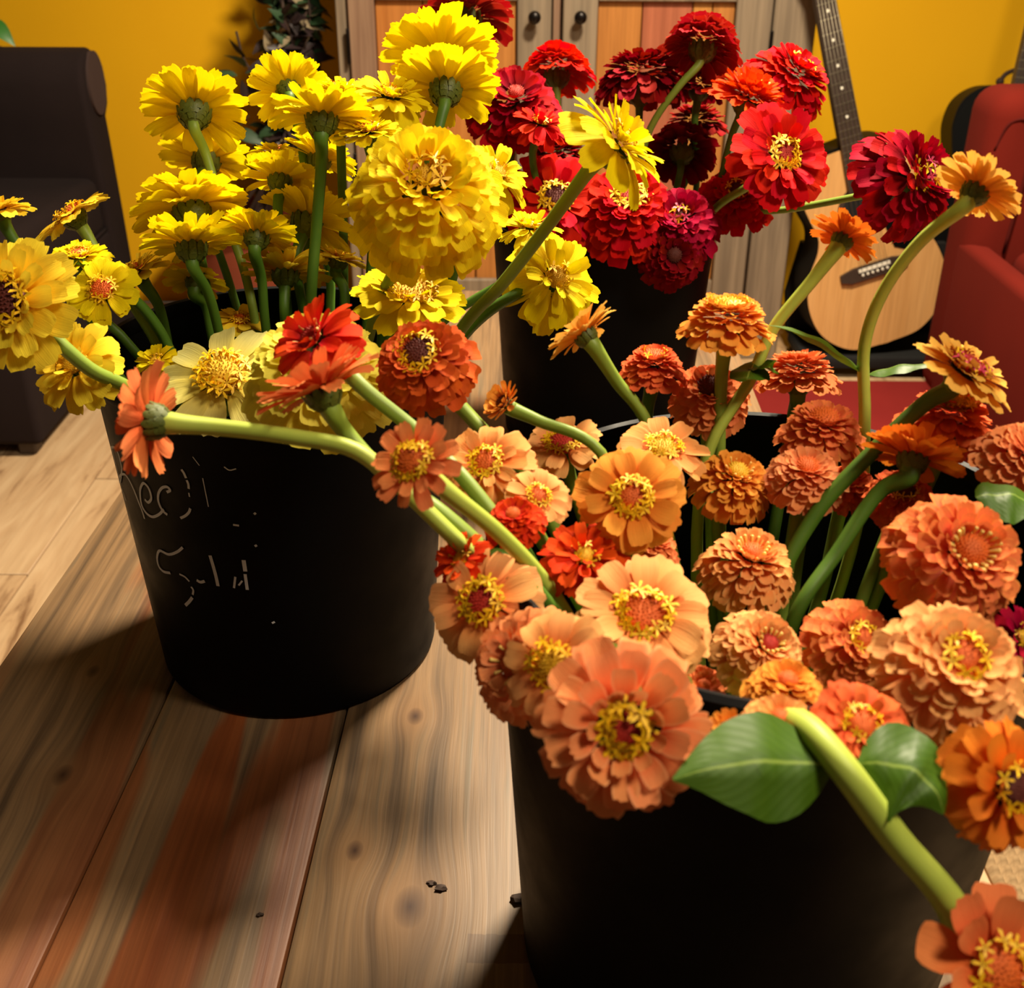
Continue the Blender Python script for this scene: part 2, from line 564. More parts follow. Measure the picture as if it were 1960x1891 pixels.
vs_, fs_ = [], []
p0 = atZ(1930, 1700, 0)
N, cell = 44, 0.0165
for i in range(N * 4 + 1):
    for j in range(N * 4 + 1):
        a, b = (i % 4) / 4, (j % 4) / 4
        ci, cj = i // 4, j // 4
        h = 0.011 * (abs(math.sin(math.pi * a)) ** 0.6) * (abs(math.sin(math.pi * b)) ** 0.6)
        vs_.append((i * cell / 4, j * cell / 4, 0.006 + h))
M = N * 4 + 1
for i in range(M - 1):
    for j in range(M - 1):
        fs_.append((i * M + j, (i + 1) * M + j, (i + 1) * M + j + 1, i * M + j + 1))
ks = [0, (M - 1) * M, M * M - 1, M - 1]
base = len(vs_)
for k in ks:
    vs_.append((vs_[k][0], vs_[k][1], 0.0))
for a in range(4):
    b = (a + 1) % 4
    fs_.append((ks[a], ks[b], base + b, base + a))
me = mk_mesh('woven_rug', vs_, fs_)
me.materials.append(RUGBEIGE)
wr = link(bpy.data.objects.new('woven_rug', me))
wr.location = (p0.x - 0.02, p0.y - 0.35, 0.0)
tag(wr, 'beige woven rug with a raised grid beside the table', 'rug')

# ------------------------------------------------------------------ cabinet
CY = 2.88


def cabx(px, py=0):
    return atY(px, py, CY).x


CZ_RAIL = atY(1250, 3, CY).z
cab = tag(empty('cabinet', (0.15, CY, 0)), 'rustic two-door cabinet with grey frame and orange plank doors', 'cabinet')


def cpart(name, x0, x1, y0, y1, z0, z1, mat, parent=None, bev=0.003):
    o = box(name, x0, x1, y0, y1, z0, z1, mat, None, bev, 1)
    par = parent or cab
    o.parent = par
    o.location -= Vector((0.15, CY, 0))
    return o


xl0, xl1 = cabx(640), cabx(663)
xr0, xr1 = cabx(1485), cabx(1560) + 0.01
CT = 1.75
cpart('frame_post', xl0, xl1, CY, CY + 0.05, 0, CT, GREY)
cpart('frame_post', xr0, xr1, CY, CY + 0.05, 0, CT, GREY)
cpart('frame_post', cabx(1059), cabx(1076), CY + 0.012, CY + 0.05, 0.1, CT, BROWNG)
cpart('side_panel', xl0, xl0 + 0.02, CY + 0.05, CY + 0.42, 0, CT, GREY)
cpart('side_panel', xr1 - 0.02, xr1, CY + 0.05, CY + 0.42, 0, CT, GREY)
cpart('back_panel', xl0 + 0.02, xr1 - 0.02, CY + 0.40, CY + 0.42, 0.05, CT, BROWNG)
cpart('bottom_rail', xl1, xr0, CY, CY + 0.04, 0.03, 0.12, BROWNG)
cpart('top_board', xl0 - 0.02, xr1 + 0.02, CY - 0.03, CY + 0.44, CT, CT + 0.035, GREY)
for side, (a, b, c, d, planks, kx) in enumerate((
        (665, 716, 990, 1056, [(716, 808, 0), (808, 905, 0), (905, 990, 1)], 1023),
        (1078, 1145, 1410, 1480, [(1145, 1231, 1), (1231, 1328, 3), (1328, 1366, 4), (1366, 1410, 1)], 1111))):
    dr = empty('door', (0, 0, 0), cab)
    z0, z1 = 0.13, CT - 0.02
    cpart('stile', cabx(a), cabx(b), CY - 0.012, CY + 0.014, z0, z1, BROWNG if side == 0 else GREY, dr)
    cpart('stile', cabx(c), cabx(d), CY - 0.012, CY + 0.014, z0, z1, GREY, dr)
    for q0, q1 in ((z0, z0 + 0.09), (CZ_RAIL, CZ_RAIL + 0.09), (z1 - 0.09, z1)):
        cpart('rail', cabx(b) - 0.001, cabx(c) + 0.001, CY - 0.010, CY + 0.012, q0, q1, GREY, dr)
    for (p, q, m) in planks:
        cpart('panel_plank', cabx(p) + 0.0012, cabx(q) - 0.0012, CY + 0.003, CY + 0.016, z0 + 0.08, z1 - 0.08, PANEL[m], dr, 0.002)
    kp = atY(kx, 33, CY - 0.03)
    kb = lathe_bm([(0, 0.026), (0.008, 0.0255), (0.0135, 0.021), (0.0150, 0.014), (0.0125, 0.008), (0.006, 0.004), (0.006, -0.002), (0.011, -0.005), (0.012, -0.013), (0, -0.013)], 24)
    kn = mesh_obj('knob', kb, BLACK_METAL, dr)
    kn.rotation_euler = (math.radians(90), 0, 0)
    kn.location = Vector((kp.x, CY - 0.025, kp.z)) - Vector((0.15, CY, 0))
    kn['label'] = 'round dark metal knob'
    hx = cabx(663) if side == 0 else cabx(1482)
    for hz in (0.5, CZ_RAIL - 0.10, 1.5):
        hb = mesh_obj('hinge', box_bm(-0.004, 0.004, -0.004, 0.004, -0.04, 0.04, 0.002, 1), BLACK_METAL, dr)
        hb.location = Vector((hx, CY - 0.014, hz)) - Vector((0.15, CY, 0))

# ------------------------------------------------------------------ chairs


def extrude_profile(prof, x0, x1, bev=0.012):
    bm = bmesh.new()
    A = [bm.verts.new((x0, y, z)) for y, z in prof]
    B = [bm.verts.new((x1, y, z)) for y, z in prof]
    n = len(prof)
    fa = bm.faces.new(A)
    fb = bm.faces.new(list(reversed(B)))
    for i in range(n):
        j = (i + 1) % n
        bm.faces.new((A[j], A[i], B[i], B[j]))
    bmesh.ops.recalc_face_normals(bm, faces=bm.faces)
    ed = list(fa.edges) + list(fb.edges)
    bmesh.ops.bevel(bm, geom=ed, offset=bev, segments=3, profile=0.5, affect='EDGES')
    return bm


ch = tag(empty('armchair', (-1.40, 2.6, 0)), 'dark charcoal upholstered chair with a scrolled backrest', 'chair')
OFF = Vector((-1.40, 2.6, 0))


def chpart(name, bm, mat, par, off):
    o = mesh_obj(name, bm, mat, par)
    o.location = -off
    return o


XR = -1.03
scroll = [(2.90, 0.20), (2.885, 0.45), (2.865, 0.60), (2.858, 0.69), (2.872, 0.735), (2.905, 0.764), (2.95, 0.770), (2.995, 0.752), (3.028, 0.72),
          (3.036, 0.67), (3.022, 0.625), (2.995, 0.600), (3.000, 0.55), (3.01, 0.40), (3.02, 0.20), (3.02, 0.06), (2.92, 0.06)]
chpart('backrest', extrude_profile(scroll, -1.80, XR, 0.014), DARKFAB, ch, OFF)
oval = bmesh.new()
vsx = [oval.verts.new((XR + 0.006, 2.945 + 0.058 * math.cos(a), 0.688 + 0.075 * math.sin(a))) for a in [2 * math.pi * k / 28 for k in range(28)]]
oval.faces.new(vsx)
ext = bmesh.ops.extrude_face_region(oval, geom=list(oval.faces))
for v in [g for g in ext['geom'] if isinstance(g, bmesh.types.BMVert)]:
    v.co.x -= 0.02
bmesh.ops.recalc_face_normals(oval, faces=oval.faces)
chpart('scroll_end', oval, fabric('charcoal_fabric_light', srgb(62, 48, 46), srgb(74, 58, 54)), ch, OFF)
chpart('seat_cushion', box_bm(-1.80, XR - 0.01, 2.30, 2.89, 0.33, 0.475, 0.03, 4), DARKFAB, ch, OFF)
chpart('seat_base', box_bm(-1.80, XR - 0.006, 2.26, 2.92, 0.03, 0.335, 0.015, 3), DARKFAB, ch, OFF)
pip = tube_mesh('piping', catmull([(XR - 0.012, 2.30, 0.340), (XR - 0.006, 2.6, 0.342), (XR - 0.012, 2.89, 0.342)], 6), [0.005] * 13, 6)
pip.materials.append(DARKFAB)
po = link(bpy.data.objects.new('piping', pip), ch)
po.location = -OFF
for lx, ly in ((-1.76, 2.3), (XR - 0.05, 2.3), (-1.76, 2.96), (XR - 0.05, 2.96)):
    chpart('leg', box_bm(lx - 0.02, lx + 0.02, ly - 0.02, ly + 0.02, 0, 0.06, 0.004, 1), ROSEWOOD, ch, OFF)

RX, RY = 0.935, 2.32
ROFF = Vector((RX + 0.35, RY - 0.2, 0))
rc = tag(empty('armchair', ROFF + Vector((0, 0, 0.008))), 'brick red upholstered armchair beside the guitars', 'chair')
zt = atY(1905, 184, RY).z
chpart('backrest', box_bm(RX, RX + 0.74, RY - 0.02, RY + 0.15, 0.10, zt, 0.05, 5), REDFAB, rc, ROFF)
sx = RX + 0.075
seam = tube_mesh('seam', catmull([(sx - 0.058, RY - 0.004, zt - 0.11), (sx - 0.042, RY - 0.015, zt - 0.055), (sx - 0.012, RY - 0.021, zt - 0.05), (sx + 0.004, RY - 0.0225, zt - 0.12), (sx - 0.006, RY - 0.024, 0.46)], 6), [0.0035] * 25, 6)
seam.materials.append(fabric('brick_red_seam', srgb(70, 14, 10), srgb(80, 18, 12)))
so = link(bpy.data.objects.new('seam', seam), rc)
so.location = -ROFF
chpart('side_panel', box_bm(RX - 0.002, RX + 0.05, RY - 0.50, RY + 0.05, 0.06, 0.47, 0.018, 4), REDFAB, rc, ROFF)
chpart('seat_cushion', box_bm(RX + 0.085, RX + 0.66, RY - 0.56, RY - 0.015, 0.32, 0.47, 0.035, 4), REDFAB, rc, ROFF)
chpart('seat_base', box_bm(RX + 0.02, RX + 0.70, RY - 0.50, RY + 0.02, 0.05, 0.33, 0.015, 3), REDFAB, rc, ROFF)
for lx, ly in ((RX + 0.05, RY - 0.45), (RX + 0.65, RY - 0.45), (RX + 0.05, RY + 0.08), (RX + 0.65, RY + 0.08)):
    chpart('leg', box_bm(lx - 0.02, lx + 0.02, ly - 0.02, ly + 0.02, 0, 0.11, 0.004, 1), ROSEWOOD, rc, ROFF)

# ------------------------------------------------------------------ guitars


def outline(scale=1.0, n=10):
    half = [(0.0, 0.0), (0.095, 0.012), (0.160, 0.070), (0.178, 0.145), (0.162, 0.215), (0.128, 0.270), (0.120, 0.305), (0.132, 0.350), (0.140, 0.395), (0.128, 0.445), (0.085, 0.478), (0.0, 0.486)]
    pts = catmull([Vector((x, z, 0)) for x, z in half], n)
    R_ = [(max(0.0, p.x), p.y) for p in pts]
    L_ = [(-x, z) for x, z in reversed(R_[1:-1])]
    return [(x * scale, z * scale) for x, z in R_ + L_]


def slab(poly, y0, y1, bev=0.0):
    bm = bmesh.new()
    A = [bm.verts.new((x, y0, z)) for x, z in poly]
    B = [bm.verts.new((x, y1, z)) for x, z in poly]
    n = len(poly)
    bm.faces.new(A)
    bm.faces.new(list(reversed(B)))
    for i in range(n):
        j = (i + 1) % n
        bm.faces.new((A[j], A[i], B[i], B[j]))
    bmesh.ops.recalc_face_normals(bm, faces=bm.faces)
    return bm


def disc_poly(cx_, cz_, r, n=28, rx=1.0):
    return [(cx_ + rx * r * math.cos(2 * math.pi * k / n), cz_ + r * math.sin(2 * math.pi * k / n)) for k in range(n)]


def guitar(label, top_mat, side_mat, loc, lean, tilt, yaw, s=1.0, neck_mat=ROSEWOOD):
    g = tag(empty('guitar', loc), label, 'guitar', None)
    g.rotation_euler = (Matrix.Rotation(yaw, 4, 'Z') @ Matrix.Rotation(-lean, 4, 'X') @ Matrix.Rotation(tilt, 4, 'Y')).to_euler()
    g.scale = (s * 0.94, s, s)
    mesh_obj('body', slab(outline(1.0), 0.0, 0.10), side_mat, g, False)
    mesh_obj('soundboard', slab(outline(0.985), -0.004, 0.001), top_mat, g, False)
    mesh_obj('rosette', slab(disc_poly(0, 0.33, 0.062), -0.0048, -0.003), ROSEWOOD, g, False)
    mesh_obj('sound_hole', slab(disc_poly(0, 0.33, 0.050), -0.0054, -0.003), SHADOWBLACK, g, False)
    br = mesh_obj('bridge', slab([(-0.085, 0.180), (-0.06, 0.171), (0.06, 0.171), (0.085, 0.180), (0.085, 0.197), (0.05, 0.205), (-0.05, 0.205), (-0.085, 0.197)], -0.013, -0.003), ROSEWOOD, g, False)
    mesh_obj('saddle', box_bm(-0.04, 0.04, -0.017, -0.012, 0.193, 0.200), WHITE, br)
    for k in range(6):
        mesh_obj('bridge_pin', box_bm(-0.034 + k * 0.0125, -0.028 + k * 0.0125, -0.0165, -0.012, 0.182, 0.188, 0.001, 1), WHITE, br)
    mesh_obj('pickguard', slab([(0.045, 0.285), (0.07, 0.33), (0.06, 0.37), (0.10, 0.345), (0.125, 0.285), (0.135, 0.225), (0.10, 0.205), (0.06, 0.225)], -0.0058, -0.003), BLACK, g, False)
    fb_ = mesh_obj('fretboard', slab([(-0.028, 0.375), (0.028, 0.375), (0.0225, 0.86), (-0.0225, 0.86)], -0.013, -0.005), ROSEWOOD, g, False)
    for k in range(1, 20):
        z = 0.86 - 0.645 * (1 - 2 ** (-k / 12))
        if z < 0.38:
            break
        wd = 0.0225 + (0.86 - z) / 0.485 * 0.0055
        mesh_obj('fret', box_bm(-wd, wd, -0.0142, -0.012, z - 0.001, z + 0.001), FRET, fb_, False)
    for k in (3, 5, 7, 9, 12):
        z = 0.86 - 0.645 * (1 - (2 ** (-k / 12) + 2 ** (-(k - 1) / 12)) / 2)
        mesh_obj('inlay', slab(disc_poly(0, z, 0.0035, 10), -0.0136, -0.012), WHITE, fb_, False)
    mesh_obj('neck', slab([(-0.025, 0.45), (0.025, 0.45), (0.021, 0.87), (-0.021, 0.87)], -0.006, 0.016), neck_mat, g, False)
    hs = mesh_obj('headstock', slab([(-0.024, 0.86), (0.024, 0.86), (0.036, 0.90), (0.034, 1.03), (-0.034, 1.03), (-0.036, 0.90)], -0.006, 0.010), neck_mat, g, False)
    for sgn in (-1, 1):
        for k in range(3):
            z = 0.91 + k * 0.04
            mesh_obj('tuning_peg', box_bm(sgn * 0.052 - 0.014, sgn * 0.052 + 0.014, -0.003, 0.006, z - 0.006, z + 0.006, 0.003, 1), FRET, hs)
    for k in range(6):
        x0, x1 = -0.0325 + k * 0.013, -0.0175 + k * 0.007
        m = tube_mesh('string', [Vector((x0, -0.0175, 0.195)), Vector((x1, -0.0155, 0.865))], [0.0007, 0.0007], 4)
        m.materials.append(FRET)
        link(bpy.data.objects.new('string', m), g)
    return g


gp = atY(1690, 690, 2.76)
guitar('natural spruce acoustic guitar leaning by the cabinet', SPRUCE, BLACK, (gp.x, gp.y, 0.095), math.radians(5), math.radians(-17.3), math.radians(4), 1.06)
gq = atY(1915, 640, 2.62)
guitar('black guitar standing behind the red armchair', BLACK, BLACK, (1.25, 2.98, 0.115), math.radians(9), math.radians(4), math.radians(-6), 1.17, plain('grey_neck', srgb(70, 66, 62), 0.5))
# padded stands
for (x, y, lab, sc) in ((gp.x - 0.01, gp.y + 0.02, 'black padded floor stand under the natural guitar', 1.0), (1.26, 3.03, 'black floor stand under the black guitar', 0.75)):
    st = tag(empty('guitar_stand', (x, y, 0)), lab, 'stand')
    st.scale = (sc, 1, 1)
    mesh_obj('back_plate', slab([(-0.20, 0.05), (0.20, 0.05), (0.215, 0.16), (0.19, 0.30), (-0.19, 0.30), (-0.215, 0.16)], 0.165, 0.19), SHADOWBLACK, st, False)
    mesh_obj('cradle', box_bm(-0.20, 0.20, -0.04, 0.16, 0.028, 0.062, 0.008, 2), SHADOWBLACK, st)
    for sx_ in (-0.16, 0.16):
        mesh_obj('foot', box_bm(sx_ - 0.02, sx_ + 0.02, -0.04, 0.20, 0.0, 0.035, 0.008, 2), SHADOWBLACK, st)
# small brown peg of the shelf hook on the wall
hk = atY(1925, 142, 3.25)
hook = tag(empty('wall_hook', hk), 'small brown curved hook on the yellow wall above the red armchair', 'hook')
hm = tube_mesh('arm', catmull([Vector((0.09, 0.07, 0.02)), Vector((0.04, 0.02, 0.012)), Vector((0.0, 0.0, 0.0)), Vector((-0.012, -0.005, -0.014))], 6), [0.006] * 19, 8)
hm.materials.append(VINE_STEM)
link(bpy.data.objects.new('arm', hm), hook)
tb = bmesh.new()
bmesh.ops.create_uvsphere(tb, u_segments=12, v_segments=8, radius=0.011)
for v in tb.verts:
    v.co += Vector((-0.014, -0.006, -0.018))
mesh_obj('tip', tb, VINE_STEM, hook)

# ------------------------------------------------------------------ plants in the background


def vine_leaf_mesh(name, wd, bend):
    vv, ff = [], []
    n = 6
    for i in range(n + 1):
        u = i / n
        hw = wd * math.sin(math.pi * min(1, u ** 0.8)) + 0.004
        z = -bend * u * u
        vv += [(u, -hw, z + hw * 0.25), (u, 0, z), (u, hw, z + hw * 0.25)]
    for i in range(n):
        for j in range(2):
            a = i * 3 + j
            ff.append((a, a + 1, a + 4, a + 3))
    return mk_mesh(name, vv, ff)


vleaf = [vine_leaf_mesh('leaf', wd, bd) for wd, bd in ((0.22, 0.2), (0.28, 0.5), (0.18, -0.1))]
for m in vleaf:
    m.materials.append(VINE_LEAF)


def add_vleaf(par, origin, p, dirv, size, mat, rng_):
    o = bpy.data.objects.new('leaf', rng_.choice(vleaf))
    o.material_slots[0].link = 'OBJECT'
    o.material_slots[0].material = mat
    x = dirv.normalized()
    zz = Vector((rng_.uniform(-.6, .6), rng_.uniform(-1, 0), rng_.uniform(0.1, 1)))
    yv = zz.cross(x).normalized()
    zz = x.cross(yv)
    mm = Matrix(((x.x, yv.x, zz.x, 0), (x.y, yv.y, zz.y, 0), (x.z, yv.z, zz.z, 0), (0, 0, 0, 1)))
    o.matrix_local = Matrix.Translation(p - origin) @ mm @ Matrix.Scale(size, 4)
    link(o, par)


rng = random.Random(11)
pl = atY(470, 470, 3.05)
PO = Vector((pl.x, 3.05, 0))
plant = tag(empty('potted_vine', PO), 'dark leafy vine plant between the yellow wall and the cabinet', 'plant')
pot = lathe_bm([(0, 0), (0.12, 0), (0.15, 0.18), (0.165, 0.30), (0.178, 0.305), (0.178, 0.345), (0.160, 0.345), (0.150, 0.30), (0, 0.29)], 40)
mesh_obj('pot', pot, TERRA, plant)
for s in range(15):
    q = [(550 + rng.uniform(-50, 25), 260), (555 + rng.uniform(-55, 45), 130), (560 + rng.uniform(-55, 45), 30), (565 + rng.uniform(-50, 40), -90)]
    pts = [PO + Vector((rng.uniform(-.05, .08), rng.uniform(-.03, .03), 0.30))] + [atY(a, b, 3.04 + rng.uniform(-.08, .1)) for a, b in q]
    cv = catmull(pts, 8)
    m = tube_mesh('vine', [p - PO for p in cv], [0.006 - 0.003 * i / len(cv) for i in range(len(cv))], 6)
    m.materials.append(VINE_STEM)
    link(bpy.data.objects.new('vine', m), plant)
    for p in cv[6:]:
        for k in range(2):
            d = Vector((rng.uniform(-1, 1), rng.uniform(-.7, .3), rng.uniform(-.8, .6)))
            mt = rng.choice([VINE_LEAF, VINE_LEAF, VINE_LEAF_D, VINE_LEAF_D, VINE_LEAF_D, VINE_LEAF_P])
            add_vleaf(plant, PO, p, d, rng.uniform(0.03, 0.065), mt, rng)
for (a, b, c, d, sz, mt) in ((470, 110, 440, 70, .05, VINE_LEAF_D), (455, 145, 405, 135, .06, VINE_LEAF), (470, 130, 440, 90, .06, VINE_LEAF), (520, 120, 470, 135, .07, VINE_LEAF_D),
                             (500, 120, 535, 100, .07, VINE_LEAF), (515, 100, 515, 65, .045, VINE_LEAF_P), (500, 60, 470, 25, .05, VINE_LEAF), (450, 250, 500, 270, .08, VINE_LEAF), (480, 220, 440, 260, .07, VINE_LEAF_D),
                             (540, 60, 560, 20, .05, VINE_LEAF_P), (590, 30, 612, 48, .05, VINE_LEAF), (470, 190, 460, 150, .05, VINE_LEAF_D), (540, 290, 490, 300, .08, VINE_LEAF), (450, 340, 420, 300, .08, VINE_LEAF_D)):
    A, B = atY(a, b, 3.0), atY(c, d, 2.98)
    add_vleaf(plant, PO, A, B - A, max(sz, (B - A).length), mt, rng)
m = tube_mesh('vine', [p - PO for p in catmull([atY(560, 230, 3.05), atY(515, 170, 3.0), atY(470, 120, 3.0), atY(452, 60, 3.0)], 6)], [0.003] * 19, 6)
m.materials.append(VINE_STEM)
link(bpy.data.objects.new('vine', m), plant)

lp = atY(-40, 300, 3.15)
LO = Vector((lp.x, 3.17, 0))
hp = tag(empty('houseplant', LO), 'green houseplant in a brown pot behind the dark chair', 'plant')
mesh_obj('pot', lathe_bm([(0, 0), (0.10, 0), (0.125, 0.22), (0.14, 0.23), (0.14, 0.26), (0.12, 0.26), (0.115, 0.22), (0, 0.21)], 32), TERRA, hp)
m = tube_mesh('trunk', [p - LO for p in catmull([LO + Vector((0, 0, 0.2)), LO + Vector((0.0, 0, 0.5)), atY(-20, 95, 3.14), atY(-25, 10, 3.14), atY(-30, -60, 3.14)], 6)], [0.014 - 0.0004 * i for i in range(25)], 8)
m.materials.append(VINE_STEM)
link(bpy.data.objects.new('trunk', m), hp)
for (a, b, c, d) in ((-22, 40, 17, 66), (-22, 20, -70, 50), (-25, 0, 0, -40), (-25, -30, -60, -70), (-20, 70, -60, 90), (-22, 95, 14, 100)):
    A, B = atY(a, b, 3.12), atY(c, d, 3.08)
    add_vleaf(hp, LO, A, B - A, (B - A).length, VINE_STEM if b == 95 else plain('bright_leaf', srgb(58, 120, 40), 0.4), rng)

# ------------------------------------------------------------------ table
YAW = math.radians(-1.5)
TO = Vector((-0.065, 0.98, 0))
tab = tag(empty('wooden_table', TO), 'low plank table with weathered grey and orange streaked wood', 'table')
tab.rotation_euler = (0, 0, YAW)


def txl(px, py):
    q = atZ(px, py, TABLE_Z) - TO
    return (Matrix.Rotation(-YAW, 3, 'Z') @ q).x


e0 = txl(126, 1088)
j1 = txl(171, 1645)
j2 = txl(584, 1682)
e1 = 0.372
far = (atZ(930, 556, TABLE_Z) - TO).y
near = -0.90
jr = random.Random(2)
cuts = [e0, j1, j2, 0.135, e1]
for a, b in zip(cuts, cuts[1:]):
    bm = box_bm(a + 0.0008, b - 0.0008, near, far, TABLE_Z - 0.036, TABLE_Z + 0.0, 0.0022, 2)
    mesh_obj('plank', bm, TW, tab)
for sx_ in (e0 + 0.05, e1 - 0.07):
    mesh_obj('apron', box_bm(sx_, sx_ + 0.02, near + 0.08, far - 0.08, TABLE_Z - 0.12, TABLE_Z - 0.036, 0.002, 1), TW, tab)
for sy_ in (near + 0.08, far - 0.10):
    mesh_obj('apron', box_bm(e0 + 0.07, e1 - 0.07, sy_, sy_ + 0.02, TABLE_Z - 0.12, TABLE_Z - 0.036, 0.002, 1), TW, tab)
    for sx_ in (e0 + 0.03, e1 - 0.09):
        mesh_obj('leg', box_bm(sx_, sx_ + 0.06, sy_ - 0.02, sy_ + 0.04, 0, TABLE_Z - 0.036, 0.004, 1), TW, tab)
# crumbs of dry leaf on the wood
for k, (px, py, s, lab) in enumerate(((826, 1692, .0022, 'tiny dark crumb beside the teardrop knot'), (842, 1702, .0030, 'tiny forked dark crumb near the teardrop knot'),
                                      (992, 1723, .0042, 'dark crumb against the near bucket'), (498, 1752, .0016, 'tiny dark speck in the middle of the table'))):
    p = atZ(px, py, TABLE_Z)
    bm = bmesh.new()
    rr = random.Random(k)
    bmesh.ops.create_icosphere(bm, subdivisions=2, radius=s)
    for v in bm.verts:
        f = rr.uniform(0.5, 1.35)
        v.co = Vector((v.co.x * f * 1.4, v.co.y * f, max(0.0, v.co.z * f * 0.6 + s * 0.35)))
    o = mesh_obj('dirt_crumb', bm, VINE_STEM)
    o.location = p
    tag(o, lab, 'crumb')

# ------------------------------------------------------------------ buckets
B_R, B_H, B_RB = 0.15, 0.2984, 0.1272
BK = {}
for key, x, y, s, lab in (('R', 0.1364, 0.5098, 1.0, 'black plastic bucket crowded with peach and orange zinnias'),
                          ('L', -0.1857, 0.8319, 0.9253, 'black plastic bucket with chalk writing holding yellow zinnias'),
                          ('D', 0.1015, 1.275, 0.862, 'black plastic bucket of red zinnias in front of the cabinet')):
    R, H, RB = B_R * s, B_H * s, B_RB * s
    root = tag(empty('bucket', (x, y, TABLE_Z)), lab, 'bucket', 'black flower buckets on the table')
    t = 0.003
    prof = [(0, 0.0), (RB - 0.004, 0.0), (RB, 0.004), (R - 0.0045, H - 0.010)]
    prof_in = [(R - 0.0045 - t, H - 0.010), (RB - t, 0.008), (0, 0.008)]
    mesh_obj('body', lathe_bm(prof + prof_in, 96), BUCKET, root)
    rim = [(R - 0.0045, H - 0.012), (R - 0.001, H - 0.010), (R, H - 0.006), (R - 0.001, H - 0.002), (R - 0.004, H), (R - 0.007, H - 0.001), (R - 0.0085, H - 0.006), (R - 0.0080, H - 0.012)]
    mesh_obj('rim', lathe_bm(rim + [rim[0]], 96), BUCKET, root)
    BK[key] = dict(o=root, c=Vector((x, y, TABLE_Z)), R=R, H=H, RB=RB)


def hit_bucket(px, py, key, off=0.0006):
    b = BK[key]
    r = ray(px, py)
    lo, hi = 0.2, None
    t = 0.2
    def f(t):
        p = CAM + r * t
        q = p - b['c']
        rad = b['RB'] + (b['R'] - 0.0045 - b['RB']) * (q.z / (b['H'] - 0.010))
        return math.hypot(q.x, q.y) - rad - off
    prev = f(t)
    while t < 2:
        t2 = t + 0.004
        cur = f(t2)
        if prev > 0 >= cur:
            a, c = t, t2
            for _ in range(20):
                m = (a + c) / 2
                if f(m) > 0:
                    a = m
                else:
                    c = m
            return CAM + r * a
        t, prev = t2, cur
    return None


Z6 = 0.2551
strokes = [
    ([(130, 295), (150, 380), (180, 500), (205, 600), (225, 660), (240, 700)], 3.2),
    ([(125, 300), (150, 298), (178, 340), (195, 400), (207, 460), (205, 500), (195, 560), (190, 560), (195, 510), (225, 500), (250, 525), (290, 600), (330, 700), (365, 790), (378, 835)], 4.0),
    ([(380, 690), (405, 712), (427, 690), (422, 640), (400, 592), (370, 568), (350, 600), (345, 650), (360, 740), (400, 800), (440, 820), (490, 800), (522, 765)], 4.6),
    ([(545, 635), (570, 622), (550, 597), (515, 600), (487, 635), (480, 690), (500, 750), (525, 785), (550, 805)], 4.6),
    ([(655, 465), (672, 490), (690, 530)], 4.2), ([(695, 545), (707, 575), (710, 610)], 4.0), ([(711, 640), (716, 670)], 2.4),
    ([(722, 757), (712, 785), (685, 812), (648, 830)], 4.4),
    ([(665, 1050), (625, 1082), (560, 1102), (490, 1075), (473, 1120), (485, 1190), (520, 1230), (572, 1242)], 4.6),
    ([(640, 1250), (680, 1270), (715, 1305)], 3.2), ([(728, 1345), (744, 1370), (740, 1405)], 3.6), ([(737, 1425), (715, 1455), (685, 1485)], 5.4),
    ([(770, 1295), (798, 1310), (830, 1303)], 5.0),
    ([(870, 1110), (885, 1160), (905, 1230), (920, 1290), (930, 1340)], 5.6),
    ([(1060, 1270), (1050, 1355)], 3.6), ([(1122, 1145), (1135, 1230)], 6.4), ([(1133, 1250), (1150, 1368)], 5.0), ([(1085, 1335), (1112, 1300)], 3.0),
    ([(740, 370), (790, 435)], 1.2), ([(815, 530), (835, 630), (858, 745)], 1.6), ([(975, 445), (1015, 470), (1066, 460)], 2.0),
    ([(1043, 880), (1088, 886)], 3.2), ([(1200, 790), (1214, 802)], 4.0), ([(1208, 1030), (1220, 1044)], 4.0), ([(1335, 1618), (1356, 1608)], 3.4),
]
vv, ff = [], []
bc = BK['L']['c']
for pts, wpx in strokes:
    cv = catmull([Vector((180 + a * Z6, 780 + b * Z6, 0)) for a, b in pts], 5)
    P3 = [hit_bucket(p.x, p.y, 'L') for p in cv]
    P3 = [p for p in P3 if p is not None]
    n = len(P3)
    for i, p in enumerate(P3):
        tg = (P3[min(i + 1, n - 1)] - P3[max(i - 1, 0)]).normalized()
        nr = Vector((p.x - bc.x, p.y - bc.y, 0)).normalized()
        sd = tg.cross(nr).normalized() * (wpx * 0.62 * depth_of(p) / FPX)
        k = len(vv)
        vv += [tuple(p + sd - bc), tuple(p - sd - bc)]
        if i:
            ff.append((k - 2, k - 1, k + 1, k))
hw_ = mk_mesh('handwriting', vv, ff, smooth=False)
hw_.materials.append(CHALK)
ho = link(bpy.data.objects.new('handwriting', hw_), BK['L']['o'])
ho['label'] = 'worn chalk handwriting reading Red 5-14'

# ------------------------------------------------------------------ zinnia parts
PETALS = {}
NU, NV = 6, 6


